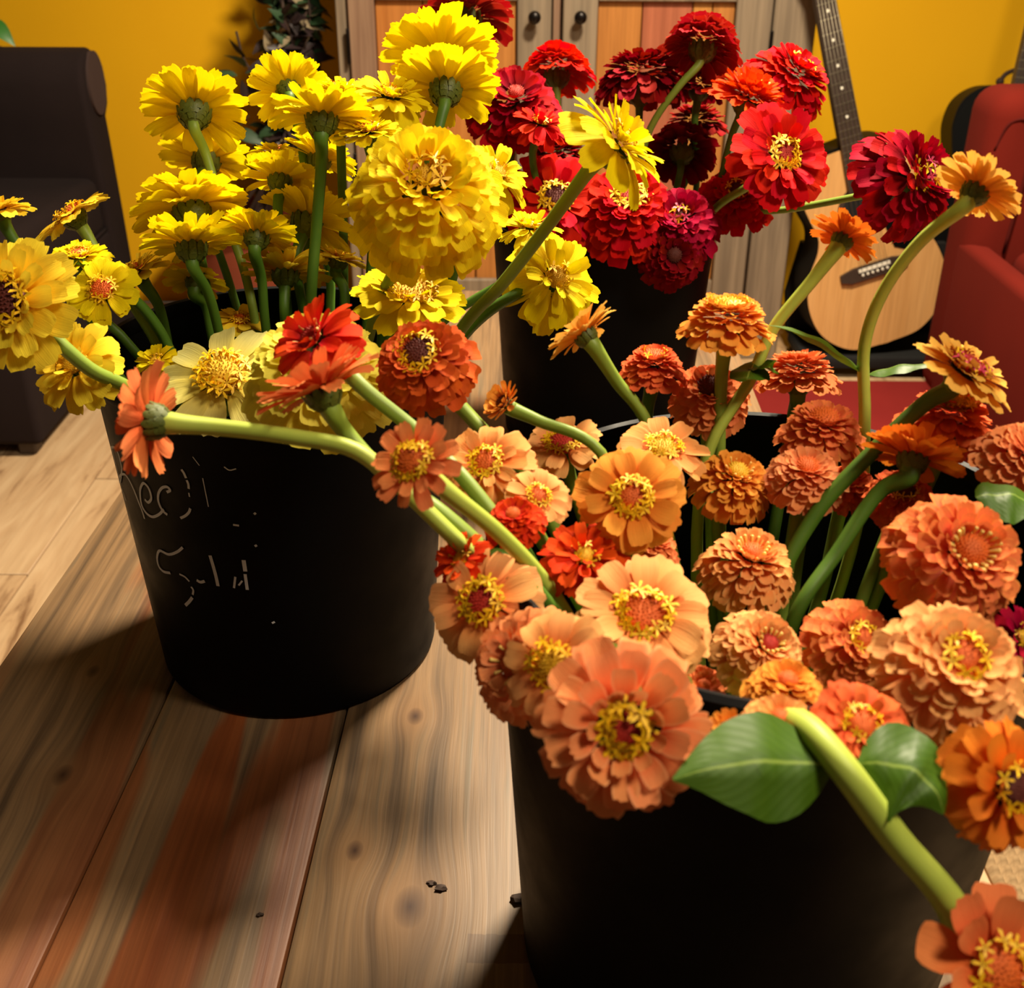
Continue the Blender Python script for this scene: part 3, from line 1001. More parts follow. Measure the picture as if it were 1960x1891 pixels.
def petal_mesh(W, bend, cupv, notch, var):
    key = (round(W, 2), round(bend, 1), round(cupv, 2), notch, var)
    if key in PETALS:
        return PETALS[key]
    r = random.Random(repr(key))
    W, bend, cupv = key[0], key[1], key[2]
    verts, faces, uvs = [], [], []
    lop = r.uniform(-0.06, 0.06)
    wav = r.uniform(-0.05, 0.05)
    nt = [r.uniform(-0.035, 0.01) for _ in range(NV + 1)]
    if notch:
        nt[NV // 2] -= 0.05
    for j in (1, NV - 1) if var % 2 else (2, NV - 2):
        nt[j] -= 0.035
    x = z = 0.0
    ang = 0.0
    cl = [(0.0, 0.0, 0.0)]
    for i in range(NU):
        ang += bend / NU * (0.4 + 1.2 * (i + 1) / NU)
        x += math.cos(ang) / NU
        z += math.sin(ang) / NU
        cl.append((x, z, ang))
    for i in range(NU + 1):
        u = i / NU
        if u < 0.6:
            hw = W * (0.30 + 0.70 * math.sin(u / 0.6 * math.pi / 2) ** 1.1)
        else:
            hw = W * math.sqrt(max(0.0, 1 - ((u - 0.6) / 0.62) ** 2.4))
        px, pz, an = cl[i]
        for j in range(NV + 1):
            v = j / NV * 2 - 1
            y = v * hw + lop * u * u
            dz = cupv * (v * v) * hw * 1.4 + wav * v * u + 0.014 * math.cos(v * math.pi * 3) * min(1.0, u * 2)
            adv = (nt[j] - 0.05 * v * v) if i == NU else 0.0
            X = px + math.cos(an) * adv - math.sin(an) * dz
            Z = pz + math.sin(an) * adv + math.cos(an) * dz
            verts.append((X, y, Z))
            uvs.append((u, j / NV))
    for i in range(NU):
        for j in range(NV):
            a = i * (NV + 1) + j
            faces.append((a, a + NV + 1, a + NV + 2, a + 1))
    me = mk_mesh('petal', verts, faces, uvs)
    me.materials.append(PAL['yellow'])
    PETALS[key] = me
    return me


def star_mesh():
    verts, faces = [(0, 0, 0.45)], []
    for k in range(5):
        a = 2 * math.pi * k / 5
        for da, rr, zz in ((-0.36, 0.30, 0.50), (-0.22, 0.72, 0.66), (0.0, 1.0, 0.50), (0.22, 0.72, 0.66), (0.36, 0.30, 0.50)):
            verts.append((rr * math.cos(a + da), rr * math.sin(a + da), zz))
    for k in range(5):
        b = 1 + k * 5
        faces.append((0, b, b + 1, b + 2, b + 3, b + 4))
    n0 = len(verts)
    for k in range(5):
        a = 2 * math.pi * (k + 0.5) / 5
        verts.append((0.30 * math.cos(a), 0.30 * math.sin(a), 0.5))
        verts.append((0.16 * math.cos(a), 0.16 * math.sin(a), -0.6))
    for k in range(5):
        a, b = n0 + 2 * k, n0 + 2 * ((k + 1) % 5)
        faces.append((a, a + 1, b + 1, b))
    me = mk_mesh('floret', verts, faces)
    me.materials.append(FLORET)
    return me


def finger_mesh():
    m = tube_mesh('floret', catmull([Vector((0, 0, -0.5)), Vector((0, 0, 0.4)), Vector((0.15, 0, 1.0)), Vector((0.42, 0, 1.35))], 3), [0.16, 0.17, 0.18, 0.19, 0.2, 0.22, 0.24, 0.27, 0.30, 0.2], 6)
    m.materials.append(FLORET_P)
    return m


STAR, FINGER = star_mesh(), finger_mesh()


def disc_mesh(seed, height):
    """domed centre covered with little pointed scales; unit radius"""
    r = random.Random(seed)
    verts, faces = [], []
    n = 16
    rings = 5
    for i in range(rings):
        t = i / rings
        for k in range(n):
            a = 2 * math.pi * k / n
            verts.append((math.cos(a) * math.cos(t * math.pi / 2), math.sin(a) * math.cos(t * math.pi / 2), height * math.sin(t * math.pi / 2)))
    verts.append((0, 0, height * 0.9))
    top = len(verts) - 1
    for i in range(rings - 1):
        for k in range(n):
            a, b = i * n + k, i * n + (k + 1) % n
            faces.append((a, b, b + n, a + n))
    for k in range(n):
        faces.append(((rings - 1) * n + k, (rings - 1) * n + (k + 1) % n, top))
    N_ = 90
    for i in range(N_):
        t = (i + 0.5) / N_
        rad = math.sqrt(t)
        a = i * 2.39996
        z = height * math.sqrt(max(0, 1 - rad * rad * 0.96))
        p = Vector((rad * math.cos(a), rad * math.sin(a), z))
        nr = Vector((p.x * height, p.y * height, z / max(0.2, height) + 0.35)).normalized()
        tn = nr.cross(Vector((0, 0, 1)) if abs(nr.z) < 0.95 else Vector((1, 0, 0))).normalized()
        bn = nr.cross(tn)
        s = 0.085 * (0.7 + 0.5 * rad)
        tip = p + nr * s * (1.6 + r.random()) + tn * r.uniform(-.05, .05)
        k = len(verts)
        for q in range(3):
            aa = 2 * math.pi * q / 3 + a
            verts.append(tuple(p - nr * 0.03 + (tn * math.cos(aa) + bn * math.sin(aa)) * s))
        verts.append(tuple(tip))
        faces += [(k, k + 1, k + 3), (k + 1, k + 2, k + 3), (k + 2, k, k + 3)]
    me = mk_mesh('disc', verts, faces)
    me.materials.append(DISC_M['yellow'])
    return me


DISCS = {h: disc_mesh(int(h * 100), h) for h in (0.35, 0.6, 0.95)}


def calyx_mesh():
    verts, faces = [], []
    n = 14
    prof = [(0.10, -0.46), (0.15, -0.40), (0.25, -0.30), (0.31, -0.18), (0.325, -0.06), (0.30, 0.0)]
    for r, z in prof:
        for k in range(n):
            a = 2 * math.pi * k / n
            verts.append((r * math.cos(a), r * math.sin(a), z))
    for i in range(len(prof) - 1):
        for k in range(n):
            a, b = i * n + k, i * n + (k + 1) % n
            faces.append((a, b, b + n, a + n))
    for row, (z0, z1, r0_, r1_, cnt, w_) in enumerate(((-0.38, -0.20, 0.17, 0.325, 8, 0.085), (-0.29, -0.09, 0.26, 0.352, 10, 0.085), (-0.20, 0.03, 0.31, 0.362, 12, 0.085))):
        for k in range(cnt):
            a = 2 * math.pi * (k + 0.5 * (row % 2)) / cnt
            ca, sa = math.cos(a), math.sin(a)
            rows = [(0.0, 0.75), (0.45, 1.0), (0.8, 0.8), (1.0, 0.25)]
            k0 = len(verts)
            for t, wv in rows:
                rr = r0_ + (r1_ - r0_) * t + 0.012
                zz = z0 + (z1 - z0) * t
                for s in (-1, 0, 1):
                    x, y = rr + (0.02 if s == 0 else 0), s * w_ * wv
                    verts.append((x * ca - y * sa, x * sa + y * ca, zz))
            for i in range(3):
                for j in range(2):
                    q = k0 + i * 3 + j
                    faces.append((q, q + 1, q + 4, q + 3))
    me = mk_mesh('calyx', verts, faces)
    me.materials.append(CALYX)
    return me


CAL = calyx_mesh()


def basis(n):
    n = n.normalized()
    ref = Vector((0, 0, 1)) if abs(n.z) < 0.95 else Vector((1, 0, 0))
    x = ref.cross(n).normalized()
    y = n.cross(x)
    return Matrix(((x.x, y.x, n.x, 0), (x.y, y.y, n.y, 0), (x.z, y.z, n.z, 0), (0, 0, 0, 1)))


def child(name, me, parent, mtx, mat=None):
    o = bpy.data.objects.new(name, me)
    if mat is not None:
        o.material_slots[0].link = 'OBJECT'
        o.material_slots[0].material = mat
    C.objects.link(o)
    o.parent = parent
    o.matrix_local = mtx
    return o


def leaf_mesh(P0, P1, width, bow, nrm, fold=-0.32, n=14):
    ctrl = (P0 + P1) / 2 + bow
    verts, faces, uvs = [], [], []
    cols = 6
    for i in range(n + 1):
        u = i / n
        p = P0 * (1 - u) ** 2 + ctrl * 2 * u * (1 - u) + P1 * u * u
        tg = ((ctrl - P0) * (1 - u) + (P1 - ctrl) * u).normalized()
        sd = tg.cross(nrm).normalized()
        nn = sd.cross(tg)
        hw = width * (math.sin(math.pi * u ** 0.70) ** 1.05 * 0.5 if 0 < u < 1 else 0) + 0.0007
        for j in range(cols + 1):
            v = j / cols * 2 - 1
            verts.append(tuple(p + sd * v * hw + nn * (abs(v) * fold * hw + 0.06 * hw * math.sin(u * 17 + v * 2))))
            uvs.append((u, j / cols))
    for i in range(n):
        for j in range(cols):
            a = i * (cols + 1) + j
            faces.append((a, a + 1, a + cols + 2, a + cols + 1))
    me = mk_mesh('leaf', verts, faces, uvs)
    me.materials.append(LEAF)
    return me


STATS = []


def zinnia(bk, name, px, py, Y, dpx, face, kind, pal, label, wps=(), disc=None, sr=0.0042, stem=None, rows=None, leaves=(), seed=None, root=None, droop=0.0, cat='flower'):
    b = BK[bk]
    P = atY(px, py, Y)
    dep = depth_of(P)
    Rh = 0.5 * dpx * dep / FPX * (1.13 if bk == 'D' else 1.06)
    if kind == 'back' and face[2] < -0.15:
        face = (face[0], face[1] * 1.2, face[2] * 0.52)
    n = (cx * face[0] + cup * face[1] - fw * face[2]).normalized()
    r = random.Random(seed if seed is not None else int(px * 7 + py * 13))
    STATS.append((label, P.z - TABLE_Z, Rh * 2000))
    # stem route down into its bucket
    out = Vector((P.x - b['c'].x, P.y - b['c'].y, 0))
    dist = out.length
    base = P - n * (0.42 * Rh)
    ent = out * (min(dist, b['R'] * 0.80) / max(dist, 1e-5))
    zr = b['c'].z + b['H']
    pts = [P - n * (0.22 * Rh), base]
    inside = dist < b['R'] * 0.86
    if not wps and (inside or P.z > zr + 0.04):
        pts.append(base - n * 0.016)
    for q in wps:
        pts.append(atY(*q))
    if not wps:
        if inside:
            pts.append(b['c'] + out * 0.80 + Vector((0, 0, max(0.13, min(b['H'] * 0.86, base.z - b['c'].z - 0.06)))))
        else:
            pts.append(b['c'] + out * (b['R'] * (0.90 if P.z > zr + 0.03 else 0.965) / dist) + Vector((0, 0, b['H'] + 0.003)))
            stem = stem or STEM_D
    last = pts[-1] - b['c']
    xy = Vector((last.x, last.y, 0))
    lim = b['RB'] * 0.8
    bot = xy * -0.15 + Vector((r.uniform(-.03, .03), r.uniform(-.03, .03), 0))
    if bot.length > lim:
        bot = bot * (lim / bot.length)
    xy2 = xy * min(1.0, b['RB'] * 0.75 / max(xy.length, 1e-5))
    if last.z > 0.16:
        pts.append(b['c'] + xy2 * 0.55 + bot * 0.4 + Vector((0, 0, 0.12)))
    pts.append(b['c'] + bot + Vector((0, 0, 0.013)))
    O = pts[-1].copy()
    rt = tag(empty(name, O), label, cat)
    cv = catmull(pts, 7)
    rad = []
    for i in range(len(cv)):
        d = (cv[i] - cv[0]).length
        rad.append(0.9 * sr * (1.0 + 0.5 * math.exp(-d / 0.012)))
    sm = tube_mesh('stem', [p - O for p in cv], rad, 8, 0.05)
    sm.materials.append(stem or STEM)
    link(bpy.data.objects.new('stem', sm), rt)
    H = Matrix.Translation(P - O) @ basis(n) @ Matrix.Rotation(r.uniform(0, 6.28), 4, 'Z')
    child('calyx', CAL, rt, H @ Matrix.Scale(Rh * 0.86, 4))
    mat = PAL[pal]
    # petal rows: (count, base radius, length, elevation deg, height, W, bend, cup)
    if rows is None:
        if kind == 'dbl':
            K = 8
            rows = []
            for k in range(K):
                t = k / (K - 1)
                tip = 1.0 - 0.56 * t
                ln = 0.52 - 0.20 * t
                e = -16 + 50 * t ** 1.2
                rows.append((max(7, int(round(15 - 5 * t))), tip - ln * math.cos(math.radians(e)) * 0.97, ln, e, 0.00 + 0.42 * math.sin(t * math.pi / 2), 0.33, -0.45 + 0.6 * t, 0.20))
        elif kind == 'globe':
            K = 10
            rows = []
            for k in range(K):
                t = k / (K - 1)
                tip = 1.0 - 0.62 * t ** 1.15
                ln = 0.50 - 0.22 * t
                e = -26 + 74 * t ** 1.2
                rows.append((max(7, int(round(16 - 7 * t))), tip - ln * math.cos(math.radians(e)) * 0.97, ln, e, 0.0 + 0.46 * math.sin(t * math.pi / 2), 0.32, -0.7 + 0.9 * t, 0.18))
        elif kind == 'semi':
            rows = [(12, 0.30, 0.72, 0, 0.0, 0.30, -0.3, 0.12), (11, 0.28, 0.62, 14, 0.05, 0.29, -0.3, 0.14), (10, 0.27, 0.48, 28, 0.10, 0.28, -0.3, 0.16), (8, 0.26, 0.34, 42, 0.14, 0.28, -0.2, 0.2)]
        elif kind == 'sgl':
            rows = [(10, 0.28, 0.74, 2, 0.0, 0.33, -0.4, 0.12), (9, 0.26, 0.66, 14, 0.04, 0.31, -0.4, 0.14)]
        elif kind == 'back':
            rows = [(15, 0.20, 0.84, 12, 0.0, 0.185, -0.35, 0.10), (14, 0.20, 0.80, 24, 0.04, 0.185, -0.35, 0.12), (10, 0.20, 0.66, 38, 0.08, 0.20, -0.3, 0.12)]
        elif kind == 'bud':
            rows = [(14, 0.30, 0.66, 24, 0.0, 0.22, 0.1, 0.12), (13, 0.27, 0.58, 40, 0.05, 0.22, 0.1, 0.14), (10, 0.22, 0.42, 56, 0.1, 0.22, 0.2, 0.16)]
        elif kind == 'ragged':
            rows = [(11, 0.24, 0.76, -14, 0.0, 0.28, -0.5, 0.1), (10, 0.24, 0.66, 10, 0.05, 0.26, -0.4, 0.14), (9, 0.22, 0.50, 36, 0.1, 0.24, -0.3, 0.2), (6, 0.16, 0.36, 58, 0.16, 0.24, -0.2, 0.2)]
        elif kind == 'spiky':
            K = 7
            rows = []
            for k in range(K):
                t = k / (K - 1)
                ln = 0.60 - 0.26 * t
                e = -10 + 66 * t
                rows.append((max(8, int(round(15 - 4 * t))), (1.0 - 0.66 * t) - ln * math.cos(math.radians(e)) * 0.97, ln, e, 0.02 + 0.30 * t, 0.24, -0.2 + 0.4 * t, 0.22))
    for ri, (cnt, r0_, ln, el, hz, W, bd, cp) in enumerate(rows):
        ph0 = r.uniform(0, 6.28)
        r0_ = max(0.05, r0_)
        jit = 9 if kind in ('ragged',) else 5
        for k in range(cnt):
            phi = ph0 + 2 * math.pi * (k + r.uniform(-0.16, 0.16)) / cnt
            e = el - droop + r.gauss(0, jit)
            L = ln * Rh * r.uniform(0.92, 1.07)
            me = petal_mesh(W, max(-0.9, min(0.9, bd + r.choice((-0.2, 0, 0, 0.2)))), cp, (ri * 3 + k) % 3 == 0, (ri + k) % 4)
            M_ = H @ Matrix.Rotation(phi, 4, 'Z') @ Matrix.Translation((r0_ * Rh, 0, hz * Rh)) @ Matrix.Rotation(math.radians(-e), 4, 'Y') @ Matrix.Rotation(r.gauss(0, 0.10), 4, 'X') @ Matrix.Diagonal((L, L * r.uniform(0.92, 1.1), L, 1))
            child('petal', me, rt, M_, mat)
    # centre
    top = max(q[4] for q in rows)
    zc = top * (1.0 if kind in ('dbl', 'globe', 'spiky') else 0.62)
    if disc is None:
        disc = {'dbl': ('orange', 0.22, 0, 's'), 'globe': ('yellow', 0.16, 0, 's'), 'semi': ('orange', 0.26, 10, 's'), 'sgl': ('orange', 0.28, 12, 's'), 'back': ('yellow', 0.22, 0, 's'),
                'bud': ('orange', 0.2, 8, 'f'), 'ragged': ('yellow', 0.2, 5, 's'), 'spiky': ('orange', 0.2, 0, 's')}[kind]
    dcol, drad, nfl, ftyp = disc[:4]
    hgt = disc[4] if len(disc) > 4 else 0.6
    child('disc', DISCS[hgt], rt, H @ Matrix.Translation((0, 0, zc * Rh)) @ Matrix.Scale(drad * Rh, 4), DISC_M[dcol])
    for k in range(nfl):
        a = 2 * math.pi * (k + r.uniform(-.2, .2)) / nfl
        rr = drad * r.uniform(0.82, 1.18)
        s = Rh * r.uniform(0.125, 0.16) * (1 if ftyp != 'f' else 0.75)
        tl = r.uniform(10, 40)
        M_ = H @ Matrix.Rotation(a, 4, 'Z') @ Matrix.Translation((rr * Rh, 0, (zc + drad * hgt * r.uniform(0.35, 0.75)) * Rh)) @ Matrix.Rotation(math.radians(tl), 4, 'Y') @ Matrix.Rotation(r.uniform(0, 6), 4, 'Z' if ftyp != 'f' else 'X') @ Matrix.Scale(s, 4)
        if ftyp == 'f':
            M_ = H @ Matrix.Rotation(a, 4, 'Z') @ Matrix.Translation((rr * Rh, 0, (zc + 0.02) * Rh)) @ Matrix.Rotation(math.radians(tl * 0.8), 4, 'Y') @ Matrix.Scale(s, 4)
        fm = {'s': FLORET, 'f': FLORET_P, 'k': FLORET_K}[ftyp]
        if ftyp == 'k' and k % 2:
            fm = FLORET
        child('floret', FINGER if ftyp == 'f' else STAR, rt, M_, fm)
    for (a, c, wd, bow, nv) in leaves:
        A, B_ = atY(*a), atY(*c)
        bw = cx * bow[0] + cup * bow[1] - fw * bow[2]
        nn = (cx * nv[0] + cup * nv[1] - fw * nv[2]).normalized()
        child('leaf', leaf_mesh(A - O, B_ - O, wd, bw, nn), rt, Matrix.Identity(4))
    return rt


# ------------------------------------------------------------------ the yellow bouquet


def Yw(*a, **k):
    k.setdefault('stem', STEM_D)
    return zinnia('L', 'yellow_zinnia', *a, **k)


Yw(372, 214, 0.93, 195, (-.10, .62, -.75), 'back', 'yellow', 'yellow zinnia turned away against the wall, pale green stem below', wps=[(392, 290, .92), (425, 400, .90), (462, 500, .88), (484, 590, .86)], stem=STEM)
Yw(553, 176, 0.97, 148, (-.12, .35, -.93), 'back', 'yellow', 'small yellow zinnia seen from behind before the vine plant', wps=[(574, 258, .96), (588, 420, .92)])
Yw(616, 226, 0.84, 192, (.02, .96, -.22), 'back', 'yellow', 'flat yellow zinnia seen edge-on above a thick dark stem', wps=[(616, 300, .84), (606, 430, .84), (596, 560, .83)], sr=.0048)
Yw(652, 178, 0.92, 135, (.05, .85, .35), 'semi', 'yellow', 'yellow zinnia with upright petals behind the edge-on one')
Yw(748, 188, 0.88, 160, (.2, .75, .6), 'ragged', 'yellow', 'ragged bright yellow zinnia just above the biggest bloom')
Yw(845, 112, 0.96, 215, (0, .72, -.66), 'back', 'yellow', 'topmost broad yellow zinnia overlapping the cabinet door')
Yw(853, 172, 0.90, 190, (.02, .62, -.78), 'back', 'yellow', 'yellow zinnia showing its green calyx under the topmost bloom', wps=[(845, 225, .88), (800, 420, .85)])
Yw(818, 380, 0.715, 322, (.05, .26, .95), 'globe', 'warm', 'largest bloom, a huge double yellow zinnia', disc=('yellow', .14, 7, 's'), wps=[(738, 550, .735), (700, 665, .75)], sr=.0046, stem=STEM)
Yw(948, 335, 0.80, 155, (.45, .45, .6), 'ragged', 'yellow', 'yellow zinnia peeking out behind the largest bloom')
Yw(1180, 278, 0.74, 248, (.72, .52, .36), 'ragged', 'yellow', 'bright yellow zinnia on a long slanting stem before the red flowers', wps=[(1050, 430, .74), (960, 545, .75), (890, 620, .77)], sr=.0050, stem=STEM)
Yw(1060, 535, 0.80, 205, (.38, .12, .90), 'ragged', 'yellow', 'shaggy yellow zinnia drooping in front of the red bucket', wps=[(985, 565, .79), (900, 628, .79)], droop=12, sr=.0045)
Yw(1015, 440, 0.86, 130, (.1, .8, .4), 'ragged', 'yellow', 'small yellow zinnia tucked behind the shaggy drooping one')
Yw(785, 568, 0.74, 215, (.12, .72, .66), 'semi', 'yellow', 'yellow zinnia with a broad fuzzy centre under the largest bloom', disc=('yellow', .34, 12, 's', .35))
Yw(612, 722, 0.64, 300, (.10, .55, .80), 'dbl', 'lemon', 'pale yellow double zinnia behind the orange-red ones')
Yw(428, 724, 0.70, 242, (.03, .50, .86), 'sgl', 'cream', 'cream single zinnia with a tall golden centre on the bucket rim', disc=('yellow', .30, 22, 's', .95),
   rows=[(11, .26, .80, -2, 0, .27, -.35, .14)])
Yw(300, 694, 0.73, 100, (-.2, .65, .7), 'ragged', 'yellow', 'small yellow zinnia behind the side-on coral one')
Yw(145, 700, 0.68, 190, (-.20, .22, .95), 'ragged', 'gold', 'golden zinnia hanging outside the bucket over the floor', wps=[(225, 735, .71), (262, 758, .73)], droop=4, stem=STEM)
Yw(20, 585, 0.66, 268, (-.18, .16, .96), 'semi', 'gold', 'large golden zinnia with a brown centre by the dark chair', disc=('dark', .30, 14, 's'), wps=[(95, 640, .655), (170, 705, .66), (258, 752, .69)], stem=STEM, sr=.0047)
Yw(2, 405, 0.84, 120, (-.2, .9, .2), 'semi', 'gold', 'golden zinnia at the chair seat, upright petals only', wps=[(90, 540, .83), (230, 640, .82)])
Yw(138, 412, 0.86, 155, (-.52, .74, .32), 'sgl', 'gold', 'yellow zinnia tilted sideways before the dark chair', wps=[(195, 500, .85), (290, 640, .83)], stem=STEM, disc=('orange', .28, 10, 's'))
Yw(152, 494, 0.80, 120, (0, .8, .55), 'semi', 'yellow', 'yellow zinnia above the narrow dark leaf', leaves=[((222, 520, .80), (98, 508, .78), .016, (0, .012, .004), (.1, .9, .45))])
Yw(196, 556, 0.76, 135, (0, .25, .95), 'sgl', 'yellow', 'yellow zinnia with an orange centre under the dark leaf', disc=('orange', .30, 10, 's'), wps=[(250, 570, .79), (310, 640, .80)])
Yw(262, 522, 0.82, 130, (-.42, .75, .42), 'semi', 'gold', 'yellow zinnia leaning left over the bucket wall', disc=('orange', .26, 8, 's'))
Yw(366, 400, 0.86, 220, (-.25, .84, -.40), 'back', 'yellow', 'full yellow zinnia with layered petals seen from below', rows=[(16, .22, .80, 0, 0, .23, -.4, .1), (15, .22, .76, 12, .05, .24, -.4, .1), (13, .22, .64, 26, .1, .25, -.4, .1), (10, .2, .5, 40, .14, .25, -.3, .1)])
Yw(395, 308, 0.98, 165, (.05, .55, -.82), 'back', 'yellow', 'dim yellow zinnia behind the pale green stem')
Yw(536, 344, 0.90, 142, (0, .78, -.55), 'back', 'yellow', 'cup-shaped yellow zinnia with a plump green calyx')
Yw(528, 296, 0.98, 105, (.05, .9, .1), 'semi', 'yellow', 'small upright yellow zinnia behind the cup-shaped one')
Yw(366, 470, 0.80, 185, (-.10, .95, -.10), 'back', 'yellow', 'flat yellow zinnia seen edge-on over the bucket opening', wps=[(398, 560, .80), (425, 660, .81)])
Yw(492, 452, 0.84, 150, (.08, .80, -.52), 'back', 'yellow', 'yellow zinnia with dark calyx above two straight stems', wps=[(500, 530, .84), (508, 620, .84)])
Yw(588, 422, 0.90, 185, (.20, .74, -.60), 'back', 'yellow', 'shaded yellow zinnia behind the thick dark stems')
Yw(375, 538, 0.84, 120, (.05, .92, -.25), 'sgl', 'yellow', 'small shaded yellow zinnia at the back bucket rim', wps=[(392, 580, .84), (405, 640, .84)])
Yw(546, 522, 0.86, 160, (0, .92, -.25), 'back', 'gold', 'shadowed yellow zinnia low among the stems')
Yw(648, 498, 0.88, 115, (.2, .85, .1), 'semi', 'gold', 'shaded yellow zinnia beside the bundle of stems', wps=[(660, 560, .86)])
Yw(460, 615, 0.86, 110, (.1, .7, .5), 'sgl', 'gold', 'dim yellow zinnia sunk inside the bucket')
Yw(612, 305, 0.95, 140, (.3, .8, -.3), 'back', 'yellow', 'yellow zinnia half hidden behind the thick dark stem')
Yw(705, 255, 0.84, 130, (-.1, .85, .45), 'semi', 'yellow', 'yellow zinnia pressed against the top of the largest bloom')

# ------------------------------------------------------------------ the red bouquet


def Rd(*a, **k):
    k.setdefault('stem', STEM_D)
    if a[5] == 'dbl':
        k.setdefault('disc', ('red', .15, 0, 's'))
    dy = 0.06
    k['wps'] = [(p, q, y + dy) for p, q, y in k.get('wps', ())]
    return zinnia('D', 'red_zinnia', a[0], a[1], a[2] + dy, *a[3:], **k)


Rd(893, 34, 1.30, 175, (0, .92, -.2), 'spiky', 'dullred', 'dull red zinnia above the topmost yellow bloom')
Rd(1066, 142, 1.32, 140, (0, .92, -.10), 'dbl', 'scarlet', 'scarlet zinnia on an upright stem below the cabinet knobs', wps=[(1068, 250, 1.30), (1072, 340, 1.28)], stem=STEM)
Rd(985, 212, 1.16, 180, (.05, .45, .72), 'dbl', 'crimson', 'crimson double zinnia touching the yellow bouquet')
Rd(1034, 240, 1.10, 115, (.22, .72, .52), 'ragged', 'scarlet', 'small scarlet zinnia in front of the crimson double')
Rd(1225, 165, 1.24, 172, (0, .86, .25), 'globe', 'dark', 'dark red double zinnia before the orange plank door', disc=('red', .14, 0, 's'))
Rd(1345, 92, 1.22, 150, (.22, .90, -.22), 'dbl', 'dullred', 'dusky red zinnia turned away, high by the right cabinet door', wps=[(1300, 165, 1.2), (1238, 262, 1.2)], stem=STEM)
Rd(1338, 172, 1.26, 110, (.1, .85, .2), 'dbl', 'dark', 'small dark red zinnia under the dusky turned-away one')
Rd(1430, 190, 1.16, 155, (.30, .76, .48), 'spiky', 'orangered', 'orange-red zinnia with quilled yellowish centre petals', disc=('yellow', .24, 10, 'f'))
Rd(1508, 158, 1.22, 165, (.42, .58, .56), 'dbl', 'red', 'bright red double zinnia nearest the guitar neck', disc=('red', .16, 4, 'k'))
Rd(1495, 300, 1.08, 190, (.28, .14, .95), 'semi', 'red', 'red zinnia with a round yellow centre facing outward', disc=('red', .22, 16, 's'), wps=[(1438, 352, 1.09), (1366, 402, 1.13)], stem=STEM)
Rd(1727, 350, 1.06, 215, (.58, .12, .78), 'globe', 'crimson', 'big crimson double zinnia stretching out toward the guitar', disc=('dark', .12, 6, 'k'), wps=[(1632, 378, 1.09), (1500, 402, 1.13), (1366, 416, 1.17)], stem=STEM)
Rd(1410, 382, 1.16, 135, (-.10, .3, .9), 'dbl', 'red', 'red zinnia hanging under the yellow-centred one', disc=('dark', .2, 6, 's'))
Rd(1062, 385, 1.10, 190, (.05, .22, .95), 'semi', 'red', 'red zinnia with a golden centre behind the slanting stem', disc=('dark', .24, 14, 's'))
Rd(1198, 408, 1.10, 195, (.02, .40, .88), 'dbl', 'red', 'bright red double zinnia at the front of the red bucket', disc=('red', .22, 12, 's'))
Rd(1300, 432, 1.10, 155, (-.12, .28, .92), 'globe', 'magenta', 'magenta crimson zinnia beside the bright red front one', disc=('dark', .12, 6, 'k'))
Rd(1305, 292, 1.24, 130, (.1, .6, -.4), 'dbl', 'dark', 'very dark red zinnia in the shade of the red bouquet')
Rd(1068, 312, 1.22, 130, (0, .95, .15), 'dbl', 'dark', 'dark red zinnia lying flat behind the slanting stem')
Rd(1285, 490, 1.08, 125, (.05, -.15, .95), 'dbl', 'dark', 'shadowed dark red zinnia drooping over the red bucket', disc=('dark', .2, 0, 's'))
Rd(1330, 245, 1.30, 120, (-.1, .8, .3), 'dbl', 'dark', 'dark red zinnia deep behind the orange-red one')

# ------------------------------------------------------------------ the orange bouquet


def Or(*a, **k):
    return zinnia('R', 'orange_zinnia', *a, **k)


SINGLE2 = [(9, .28, .74, 0, 0, .36, -.4, .1), (8, .27, .62, 14, .05, .34, -.4, .12)]
Or(288, 806, 0.50, 222, (-.99, .10, -.08), 'semi', 'coral', rows=[(12, .25, .76, 6, 0, .24, -.3, .12), (11, .25, .68, 20, .04, .24, -.3, .12), (8, .22, .5, 36, .08, .24, -.2, .14)], label='coral zinnia seen side-on at the end of a long arching stem', wps=[(420, 818, .50), (560, 836, .495), (680, 862, .49), (760, 925, .485), (870, 1030, .475), (985, 1142, .47)], stem=STEM_B, sr=.0044, disc=('orange', .24, 8, 'f'))
Or(614, 745, 0.52, 235, (-.42, .86, .10), 'back', 'coral', 'coral zinnia tilted back above the bend of a dark stem', wps=[(660, 825, .52), (735, 905, .51), (850, 985, .49), (1020, 1150, .48)], sr=.0044)
Or(603, 652, 0.56, 205, (-.55, .42, .70), 'ragged', 'vermilion', 'fiery orange-red zinnia against the pale yellow double', wps=[(690, 738, .55), (800, 828, .54), (900, 930, .51), (1045, 1130, .48)], stem=STEM, sr=.0046, disc=('red', .22, 6, 'f'))
Or(815, 700, 0.585, 205, (-.18, .38, .90), 'dbl', 'brick', 'dark orange double zinnia with a shaded centre between the buckets', wps=[(888, 785, .585), (930, 830, .575), (1000, 900, .56)], disc=('dark', .30, 14, 's'))  # centre uses the dark disc colour
Or(793, 888, 0.455, 178, (-.32, .30, .88), 'sgl', 'coral', 'coral pink zinnia with long yellow florets over the stems', wps=[(862, 945, .46), (960, 1025, .465), (1060, 1140, .47)], stem=STEM_B, disc=('orange', .34, 18, 's'), sr=.0042, rows=[(12, .28, .74, 12, 0, .24, -.3, .12), (9, .26, .6, 26, .05, .24, -.3, .12)])
Or(965, 772, 0.58, 92, (-.62, .42, .60), 'bud', 'orange', 'small half-open orange zinnia bud in front of the dark gap', wps=[(1030, 805, .575), (1150, 866, .56)], disc=('dark', .3, 12, 'f'), sr=.0036)
